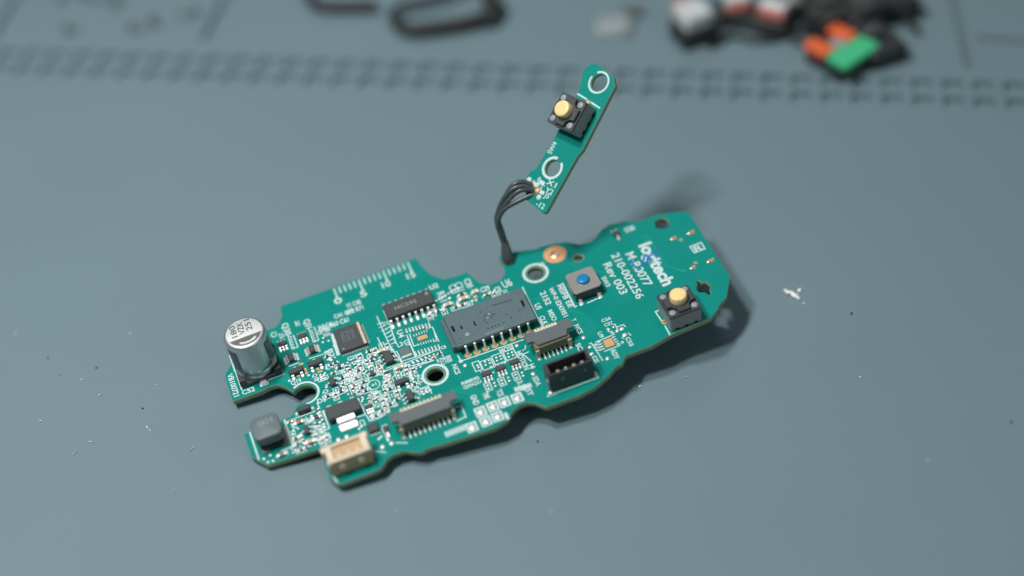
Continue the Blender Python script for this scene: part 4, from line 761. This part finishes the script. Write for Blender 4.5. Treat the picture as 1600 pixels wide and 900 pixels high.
# ---- black four-pin header
x, y = 59.8, -24.55; h = 4.75
hd = MB()
hd.box(-4.35, 4.35, -1.6, -1.3, .2, h); hd.box(-4.35, 4.35, 1.15, 1.6, .2, h - .1)
hd.box(-4.35, -3.7, -1.0, 1.2, .2, h - .05); hd.box(3.7, 4.35, -1.0, 1.2, .2, h - .05); hd.box(-4.3, 4.3, -1.5, 1.5, .2, 1.2)
hd = link('pin_header', hd.mesh('pin_header', 'black'), PCB, (x, y, 0)); hd['label'] = 'open black header with four gold pins'
for k in range(4): link('pin', MB().rbox(0, 0, .58, .58, [(1.1, 0), (4.0, 0), (4.15, .12)], r=.22, n=2).mesh('pin', 'cream_gold'), hd, (-2.35 + 1.58 * k, -1.08, .55))
for k in range(4): link('pin_sleeve', MB().ring(0, 0, .25, .46, 2.4, 3.6).mesh('pin_sleeve', 'black'), hd, (-2.35 + 1.58 * k, -.92, 0))
for s in (-1.75, 2.6): link('moulding_spot', MB().tube([(0, -1.55, 2.7), (0, -1.625, 2.7)], .24, 14).mesh('moulding_spot', 'rivet'), hd, (s, 0, 0))
link('side_tab', MB().box(-.12, .12, -.5, .5, .1, 3.0).mesh('side_tab', 'steel'), hd, (-4.5, -1.0, 0))
link('solder_joint', MB().rbox(0, 0, .95, 1.1, [(.004, 0), (.2, .06), (.5, .3)], r=.3).mesh('solder_joint', 'tin', 60), hd, (-4.55, -1.75, 0))
link('solder_joint', MB().rbox(0, 0, .9, 1.0, [(.004, 0), (.2, .06), (.5, .3)], r=.3).mesh('solder_joint', 'tin', 60), hd, (4.5, -1.2, 0))

# ---- surface push button with blue cap
x, y = IT['blue']
bl = link('push_button', MB().rbox(0, 0, 5.5, 5.3, [(.1, .05), (.2, 0), (2.1, 0), (2.2, .05)], r=.3, n=2).mesh('push_button', 'black'), PCB, (x, y, 0))
bl['label'] = 'square steel push button with a blue cap'
link('cover_plate', MB().rbox(0, 0, 5.75, 5.55, [(2.22, 0), (2.48, 0), (2.55, .06)], r=.5, n=1).mesh('cover_plate', 'steel', 25), bl)
for s in (-1, 1): link('side_flap', MB().box(-.06, .06, -1.4, 1.4, 1.0, 2.3).mesh('side_flap', 'steel'), bl, (s * 2.82, 0, 0))
link('plunger', MB().lathe(0, 0, [(1.25, 2.54), (1.24, 2.9), (1.1, 3.06), (.7, 3.12)], 32).mesh('plunger', 'blue', 45), bl)
for sx in (-1, 1):
    for sy in (-1, 1):
        link('pin', gull_mesh(.7, .5, .55, .45), bl, (sx * 1.95, sy * 2.65, 0), 0 if sy < 0 else 180)

# ---- tactile switches with yellow plungers (one on each board)
def tact_switch(parent, x, y, rz, label):
    s = link('tact_switch', MB().rbox(0, 0, 6.35, 6.35, [(.12, .1), (.2, .02), (3.4, 0), (3.45, .03)], r=.25, n=3).mesh('tact_switch', 'grey', 30), parent, (x, y, 0), rz)
    s['label'] = label
    link('top_cover', MB().rbox(0, 0, 6.42, 6.42, [(3.46, .0), (3.78, .0), (3.86, .06)], r=.3, n=3).mesh('top_cover', 'black', 30), s)
    pt_ = MB()
    o8 = [(1.15, 2.85), (-1.15, 2.85), (-1.25, 1.95), (-1.95, 1.25), (-2.85, 1.15), (-2.85, -1.15), (-1.95, -1.25), (-1.25, -1.95), (-1.15, -2.85), (1.15, -2.85), (1.25, -1.95), (1.95, -1.25), (2.85, -1.15), (2.85, 1.15), (1.95, 1.25), (1.25, 1.95)]
    pt_.loft([[(a * .999, b * .999, 3.79) for a, b in o8], [(a, b, 4.42) for a, b in o8], [(a * .96, b * .96, 4.52) for a, b in o8]])
    link('raised_cross', pt_.mesh('raised_cross', 'black', 25), s)
    link('collar', MB().ring(0, 0, 1.72, 1.95, 4.51, 4.6).mesh('collar', 'black', 40), s)
    for a in (-1, 1):
        for b in (-1, 1):
            link('rivet', MB().lathe(0, 0, [(.62, 3.78), (.62, 4.0), (.52, 4.08), (.25, 4.1)], 20).mesh('rivet', 'rivet', 45), s, (a * 2.2, b * 2.2, 0))
    link('plunger', MB().lathe(0, 0, [(1.62, 4.4), (1.62, 5.75), (1.55, 5.9), (1.38, 5.98), (1.0, 6.01)], 40).mesh('plunger', 'yellow', 40), s)
    for a in (-1.9, 0, 1.9):
        link('foot', MB().box(-.35, .35, -.06, .2, .02, .5).mesh('foot', 'dark'), s, (a, -3.16, 0))
    return s
tact_switch(PCB, 84.1, -19.5, 0, 'charcoal tactile switch with yellow plunger on the large board')
p = IT['swvia']; link('ring_pad', MB().ring(0, 0, .25, .55, .004, .06).mesh('ring_pad', 'copper', 50), PCB, (*p, 0))

# ---- copper ring pad, slots, wire pads, underside port
p = IT['copper']
link('copper_pad', MB().lathe(0, 0, [(2.3, .004), (2.3, .03), (2.2, .04)], 40).mesh('copper_pad', 'copper'), PCB, (*p, 0))
link('solder_joint', MB().lathe(0, 0, [(.95, .035), (.8, .12), (.4, .18)], 24).mesh('solder_joint', 'brass', 60), PCB, (*p, 0))
for k, p in enumerate(IT['uslots']):
    link('slot_pad', MB().rbox(0, 0, 1.9 if k % 2 == 0 else 1.5, .9, [(.004, 0), (.08, .06), (.14, .25)], r=.42, n=4).mesh('slot_pad', 'brass', 60), PCB, (*p, 0))
for p in IT['uspots']: link('flux_spot', MB().lathe(0, 0, [(.42, .003), (.36, .014)], 12).mesh('flux_spot', 'fr4', 0), PCB, (*p, 0))
up = MB().rbox(0, 0, 7.4, 9.0, [(-4.3, .4), (-4.1, .1), (-1.5, .1), (-1.24, .4)], r=1.0, n=4)
link('charging_port', up.mesh('charging_port', 'steel'), PCB, (93.65, -5.0, 0))
link('wheel_encoder', MB().box(-4, 4, -4, 4, -7.3, -1.22).mesh('wheel_encoder', 'black'), PCB, (66.0, -4.5, 0))
for dx, dy in ((-.9, .1), (0, -.5), (.8, .0)):
    link('solder_joint', MB().lathe(0, 0, [(.42, .004), (.36, .14), (.18, .26)], 14).mesh('solder_joint', 'brass', 60), PCB, (IT['wirepad'][0] + dx, IT['wirepad'][1] + dy, 0))

# ---------------------------------------------------------------- the small button board held up by its wires
SBx = -Vector(SB['q']); SBy = Vector(SB['p']); SBz = Vector(SB['n'])
BB = root('button_board', SB['O'], 'narrow green button board with one switch standing upright on its wires', 'circuit board', rot=(SBx, SBy, SBz))
flip = lambda p: (-p[0], p[1])
o_ = [(*flip(p), .5) for p in SB['out']]
def hole(r):
    c, e1, e2 = (Vector(flip(q)) for q in r); ra = ((e1 - c).length + (e2 - c).length) / 2
    return c, ra
c1, r1 = hole(SB['ring1']); c2, r2_ = hole(SB['ring2'])
link('substrate', plate('substrate', [fillet(o_, 3), circle(c1.x, c1.y, r1 * .78, 28), circle(c2.x, c2.y, r2_ * .74, 28)], 1.0, ['mask', 'fr4']), BB)
link('printed_ring', MB().ring(c1.x, c1.y, r1 * .86, r1 * 1.03, .003, .022, 165, 490).mesh('printed_ring', 'ink', 0), BB)
link('printed_ring', MB().ring(c2.x, c2.y, r2_ * .8, r2_ * 1.03, .003, .022, 88, 410).mesh('printed_ring', 'ink', 0), BB)
l_ = MB()
for q in ('l1', 'l2'): l_.ribbon([flip(p) for p in SB[q]], .3, .003, .022)
link('silkscreen_lines', l_.mesh('silkscreen_lines', 'ink', 0), BB)
link('copper_pad', MB().lathe(0, 0, [(.45, .004), (.4, .06)], 16).mesh('copper_pad', 'copper'), BB, (*flip(SB['via']), 0))
for s, a, b in SB['t']:
    a, b = Vector(flip(a)), Vector(flip(b)); d = b - a
    me = text_mesh(s, d.length, 1.05, 'ink', .05)
    link('lettering', me, BB, ((a.x + b.x) / 2, (a.y + b.y) / 2, .026), round(math.degrees(math.atan2(d.y, d.x)) / 90) * 90)
tact_switch(BB, -3.12 , 7.75, 90, 'charcoal tactile switch with yellow plunger on the small upright board')
for k, p in enumerate(SB['pads'][:2]): link('solder_joint', MB().lathe(0, 0, [(.7, .004), (.6, .2), (.3, .36)], 16).mesh('solder_joint', 'copper', 60), BB, (*flip(p), 0))
for k, p in enumerate(SB['pads'][2:]): link('solder_joint', MB().lathe(0, 0, [(.55, .004), (.45, .12), (.2, .2)], 16).mesh('solder_joint', 'ink', 60), BB, (*flip(p), 0))
lp = MB()
for q in ((4.3, -7.0), (3.2, -6.2), (2.2, -7.9)): lp.rbox(-q[0], q[1], 1.2, .7, [(.004, 0), (.024, 0)], r=.1)
link('printed_patch', lp.mesh('printed_patch', 'ink', 0), BB)

WR = root('wire_bundle', WIRES[0][-1], 'short bundle of thin black wires joining the two green boards', 'wires')
w0 = Vector(WIRES[0][-1])
for i, pts in enumerate(WIRES):
    P = [Vector(p) - w0 for p in pts]
    link('wire', MB().tube([tuple(p) for p in spline(P, 6)], [.5] * (6 * (len(P) - 1) + 1), 10).mesh('wire', 'insul', 60), WR)
e = spline([Vector(p) - w0 for p in WIRES[1]], 6)
hs_ = [tuple(q) for q in spline([Vector((-.3, 1.3, 3.6)), Vector((-.2, .75, 2.3)), Vector((0, .1, .9)), Vector((0.05, -.1, .05))], 4)]
link('glue_sleeve', MB().tube(hs_, [.7, .75, .8, .85, .95, 1.05, 1.1, 1.15, 1.2, 1.25, 1.3, 1.3, 1.25], 12).mesh('glue_sleeve', 'insul', 60), WR)

# ---------------------------------------------------------------- scraps and dust on the mat
def shard(l, w, h, n=7, seed=0):
    rnd = random.Random(seed); m = MB(); rings = []
    for k in range(n):
        t = k / (n - 1); x = (t - .5) * l; e = math.sin(math.pi * (.12 + .76 * t)); j = rnd.uniform(.75, 1.2); oy = rnd.uniform(-.2, .2) * w
        rings.append([(x, oy + w / 2 * e * j * math.cos(a), h / 2 * max(e, .35) * (1 + math.sin(a)) + .01) for a in [2 * math.pi * q / 7 for q in range(7)]])
    return m.loft(rings)
SCR = BG['scr']
s_ = root('plastic_scrap', ((SCR[0][0] + SCR[3][0]) / 2, (SCR[0][1] + SCR[3][1]) / 2, 0), 'bright white sliver of plastic lying right of the board', 'scrap')
link('sliver', shard(3.7, 1.15, .9, 8, 3).mesh('sliver', 'shiny', 50), s_, (0, 0, 0), -42)
link('flake', shard(1.0, .7, .6, 6, 5).mesh('flake', 'shiny', 50), s_, (1.7, 1.1, 0), 70)
link('flake', shard(.9, .4, .3, 6, 6).mesh('flake', 'lint', 50), s_, (-1.1, 1.5, 0), -30)
link('flake', shard(.6, .45, .3, 6, 8).mesh('flake', 'lint', 50), s_, (2.0, -2.5, 0), 10)
DUSTL = {0: 'largest pale dust speck, near the left edge of the mat', 1: 'faint dark crumb left of the amber crumb on the mat', 3: 'dark crumb on bare mat between the amber crumb and the capacitor', 4: 'pale speck on the mat left of the cut-out slot in the board', 5: 'pale rounded speck just above the pair of crossed fibres', 6: 'longer of two touching pale fibres left of the grey inductor', 7: 'short pale fibre touching the end of a longer one left of the inductor', 8: 'pale fibre lying level on the mat, upper one of the pair at far left', 9: 'slanting pale fibre at far left, nearest the left edge', 10: 'longest slanting pale fibre below the grey inductor', 11: 'pale smudge of dust at the bottom left below the beige socket', 12: 'dark crumb in front of the board below the test pads', 13: 'thin pale scratch-like fibre on the mat right of the board front edge', 14: 'pale speck in front of the board below the black header', 15: 'pale speck at far left below the amber crumb', 16: 'dark crumb directly left of the green left corner of the board', 18: 'dark crumb at the right edge of the mat', 19: 'pale speck at the bottom middle of the mat', 20: 'pale speck directly left of the capacitor can', 21: 'small pale speck below the amber crumb', 22: 'dark crumb on the mat right of the white plastic sliver', 23: 'pale speck below right of the white plastic sliver', 24: 'pale speck at the bottom left of centre below the beige socket', 25: 'pale speck in the lower right corner of the mat'}
kinds = ['lint', 'crumb', 'ambercrumb', 'crumb', 'lint', 'lint', 'lint', 'lint', 'lint', 'lint', 'lint', 'lint', 'crumb', 'lint', 'lint', 'lint', 'crumb', 'red', 'crumb', 'lint', 'lint', 'lint', 'crumb', 'lint', 'lint', 'lint']
fibre = {6: (1.1, .28, -60), 7: (.7, .22, -40), 8: (1.0, .25, -8), 9: (1.1, .2, 45), 10: (1.5, .2, 48), 5: (.35, .3, 0), 13: (1.6, .12, 8)}
for i, (dx, dy, dz) in enumerate(BG['dust']):
    l, w, rz = fibre.get(i, (.42 + .3 * random.random(), .32, random.uniform(0, 180)))
    o = link('lint_fibre' if i in fibre else 'dust_speck', shard(l, w, .34, 6, i + 20).mesh('speck', kinds[i], 50), None, (dx, dy, 0), rz)
    k = kinds[i]
    if DUSTL.get(i): tag(o, DUSTL[i], 'lint' if i in fibre else 'dust'); continue
    if i in fibre: tag(o, 'thin pale fibre lying on the bare grey mat', 'lint', 'pale fibres on the mat')
    elif k == 'lint': tag(o, 'tiny pale speck of dust on the grey mat', 'dust', 'pale dust specks on the mat')
    elif k == 'crumb': tag(o, 'tiny dark crumb on the grey mat', 'dust', 'dark crumbs on the mat')
    elif k == 'red': tag(o, 'tiny red speck just right of the button board', 'dust')
    else: tag(o, 'tiny amber crumb on the mat left of the capacitor', 'dust')

# ---------------------------------------------------------------- blurred things at the back
o = link('black_stylus', MB().tube([tuple(p) for p in spline([(-56, 122, 2.2), (-50.8, 107.5, 2.2), (-49.0, 104.6, 2.2), (-44.8, 103.2, 2.2), (-33.8, 102.3, 2.2)], 6)], 1.35, 12).mesh('black_stylus', 'rubber', 60))
tag(o, 'bent black cable end at the top edge left of the cable loop', 'cable')
lp_ = [(-4, 124, 3), (-9, 112, 3.0), (-17, 103.5, 3), (-26.5, 100.3, 3), (-29.2, 98.0, 2.6), (-28.4, 94.2, 2.2), (-24.4, 91.0, 2.0), (-17, 91.3, 2.0), (-10, 92.6, 2.0), (-5.9, 94.6, 2.2), (-5.0, 98.2, 3), (-6.4, 104, 4), (-7, 114, 5)]
o = link('cable_loop', MB().tube([tuple(p) for p in spline(lp_, 6)], [1.0 + .9 * min(1, max(0, (k - 24) / 12)) for k in range(6 * (len(lp_) - 1) + 1)], 12).mesh('cable_loop', 'rubber', 60))
tag(o, 'black rubber cable curled into a loop behind the ruler pits', 'cable')
o = link('cable_clip', MB().rbox(0, 0, 4.5, 8, [(0, .3), (.4, 0), (3.2, 0), (3.8, .5)], r=1, n=3).mesh('cable_clip', 'rubber', 40), None, (-4.6, 96.0, 0), -20)
tag(o, 'black clip block lying at the right end of the cable loop', 'clip')
def module(name, x, y, rz, label, size, layers, cat, extra=()):
    r_ = root(name, (x, y, 0), label, cat); r_.rotation_euler = (0, 0, math.radians(rz))
    sx, sy = size
    link('housing', MB().rbox(0, 0, sx, sy, layers, r=.8, n=3).mesh('housing', 'rubber', 35), r_)
    for (nm, m_, cx_, cy_, a, b, z0, z1) in extra:
        link(nm, MB().rbox(0, 0, a, b, [(z0, 0), (z1 - .35, 0), (z1, .35)], r=.8, n=3).mesh(nm, m_, 35), r_, (cx_, cy_, 0))
    return r_
module('switch_module', 43.6, 83.2, 24, 'black module with a rounded white block at the pile\'s left end', (9.5, 8.5), [(0, .3), (.4, 0), (4.6, 0), (5, .4)], 'mouse part', [('cap', 'white', -.3, .4, 7.0, 7.4, 5, 8.4), ('band', 'red', -.6, 4.6, 5.5, 1.6, 3.0, 8.0)])
module('switch_module', 54.2, 90.4, 8, 'black module with a small pinkish white cap, second from the pile\'s left end', (9, 8), [(0, .3), (.4, 0), (4, 0), (4.4, .4)], 'mouse part', [('cap', 'white', 0, -.4, 6.0, 3.6, 4.4, 6.9), ('rim', 'red', 0, -2.6, 6.2, .9, 4.4, 5.6)])
module('switch_module', 62.6, 86.4, -30, 'black module with a white cap edged in red at the middle of the pile', (9, 8), [(0, .3), (.4, 0), (3.4, 0), (3.8, .4)], 'mouse part', [('cap', 'white', 0, .4, 6.6, 3.6, 3.8, 6.4), ('rim', 'red', 0, -1.7, 6.8, 1.0, 3.8, 5.4)])
module('switch_module', 68.6, 92.0, 4, 'black module with a pale blue white block right of the red edged cap', (7.5, 10), [(0, .3), (.4, 0), (4.6, 0), (5, .4)], 'mouse part', [('cap', 'white', -.8, -1.2, 3.6, 5.5, 5, 8.2)])
module('plastic_housing', 79.0, 88.0, -6, 'dark plastic housing behind the orange and green cap', (17, 15), [(0, .4), (.6, 0), (5.2, 0), (5.8, .8)], 'mouse part', [('boss', 'black', -3.5, -1.5, 4, 4, 5.8, 7.4), ('lens', 'green', 3.6, 4.4, 3.6, 3.4, 5.8, 8.2), ('rib', 'black', 4.8, -2.5, 5.5, 5, 5.8, 7.0)])
module('plastic_housing', 90.8, 89.8, 12, 'plain black block at the right end of the pile', (11, 12), [(0, .4), (.6, 0), (5, 0), (6, 1.0)], 'mouse part')
# orange and green cap on its black switch
q = [Vector(p[:2]) for p in BG['q']]; qc = sum(q, Vector((0, 0))) / 4
ex = (q[2] - q[3] + q[1] - q[0]) / 2; rz_ = math.degrees(math.atan2(ex.y, ex.x)); sx_ = ex.length; ey = (q[1] - q[2] + q[0] - q[3]) / 2; sy_ = ey.length
k_ = module('key_switch', qc.x, qc.y, rz_, 'orange and green cap on a black switch in front of the pile', (sx_ * .92, sy_ * .92), [(0, .3), (.4, 0), (2.9, 0), (3.3, .5)], 'key switch')
for nm, m_, y0, y1 in (('cap_half', 'green', -sy_ / 2, -.4), ):
    link('cap_half', MB().rbox(0, (y0 + y1) / 2, sx_, y1 - y0, [(3.1, .3), (4.7, 0), (5.1, .3)], r=.8).mesh('cap_half', m_), k_)
for xx in (-1, 1): link('cap_half', MB().rbox(0, 0, sx_ * .34, sy_ / 2, [(3.1, .3), (4.7, 0), (5.1, .3)], r=.8).mesh('cap_half', 'orange'), k_, (xx * sx_ * .32, sy_ / 4, 0))
link('stem', MB().lathe(0, 0, [(2.0, 3.2), (2.0, 5.0), (1.7, 5.3)], 24).mesh('stem', 'grey'), k_, (-.3, .9, 0))
module('plastic_housing', 84.8, 73.2, 22, 'black bracket with a rounded boss right of the orange and green cap', (9.5, 13), [(0, .4), (.5, 0), (4, 0), (4.8, .6)], 'mouse part', [('boss', 'black', -.8, 1.5, 4.6, 4.6, 4.8, 6.4)])
# clear part, loose screws
r_ = root('clear_cap', (24.5, 88.5, 0), 'small clear plastic part behind the button board', 'plastic part')
link('shell', MB().rbox(0, 0, 9, 8, [(.05, .4), (.3, 0), (2.2, .2), (2.8, 1.0)], r=2, n=4).mesh('shell', 'clear', 50), r_)
link('dark_insert', MB().rbox(0, 0, 5, 3, [(.1, 0), (1.6, 0)], r=.5).mesh('dark_insert', 'latch'), r_, (5.0, 6.5, 0))  # dark block stands in for the shadow of the clear part
SCREWL = ['small dark screw at the left end of the loose screws, nearest the ruler pits', 'small dark screw in the middle of the loose screws beside another one', 'shortest dark screw right of the middle of the loose screws', 'long dark screw at the right end of the loose screws', 'small dark screw near the top edge between the loose screws', 'longest dark screw lying at the top edge of the picture', 'dark screw at the top left corner, farthest left at the top edge']
for i, (sx0, sy0, _) in enumerate(BG['screws']):
    r_ = root('small_screw', (sx0, sy0, 0), SCREWL[i], 'screw', 'loose dark screws at the back left')
    a = random.uniform(0, math.pi); dx, dy = math.cos(a), math.sin(a); L2 = (2.4, 3.0, 2.2, 4.0, 2.2, 6.0, 5.5)[i]
    link('shaft', MB().tube([(-dx * L2 / 2, -dy * L2 / 2, .6), (dx * L2 / 2, dy * L2 / 2, .6)], .6, 10).mesh('shaft', 'latch', 50), r_)
    link('head', MB().tube([(dx * L2 / 2, dy * L2 / 2, 1.2), (dx * (L2 / 2 + .5), dy * (L2 / 2 + .5), 1.2), (dx * (L2 / 2 + .9), dy * (L2 / 2 + .9), 1.2)], [1.2, 1.2, .6], 14).mesh('head', 'latch', 50), r_)

# thin dark leads tangled among the pile
for i, pts in enumerate(([(47, 78, .8), (52, 82, 1.2), (57, 80, .8), (62, 79.5, .9), (68, 82, .8), (73, 79, 4), (77, 80.5, 6.4)], [(49, 88, 3), (56, 83.5, 4.2), (63, 80, 1), (70, 84, 1), (74, 90, .9)], [(66, 79, .9), (71, 76.5, .9), (76, 77, .9), (83, 80, 6.6), (90, 82, 6.6), (96, 79, .9)])):
    o = link('lead_wire', MB().tube([tuple(p) for p in spline(pts, 6)], .75, 8).mesh('lead_wire', 'rubber', 60))
    tag(o, ('black lead wire along the front of the pile of parts', 'black lead wire crossing behind the red edged white cap', 'black lead wire looping over the dark housing at the right')[i], 'wire')
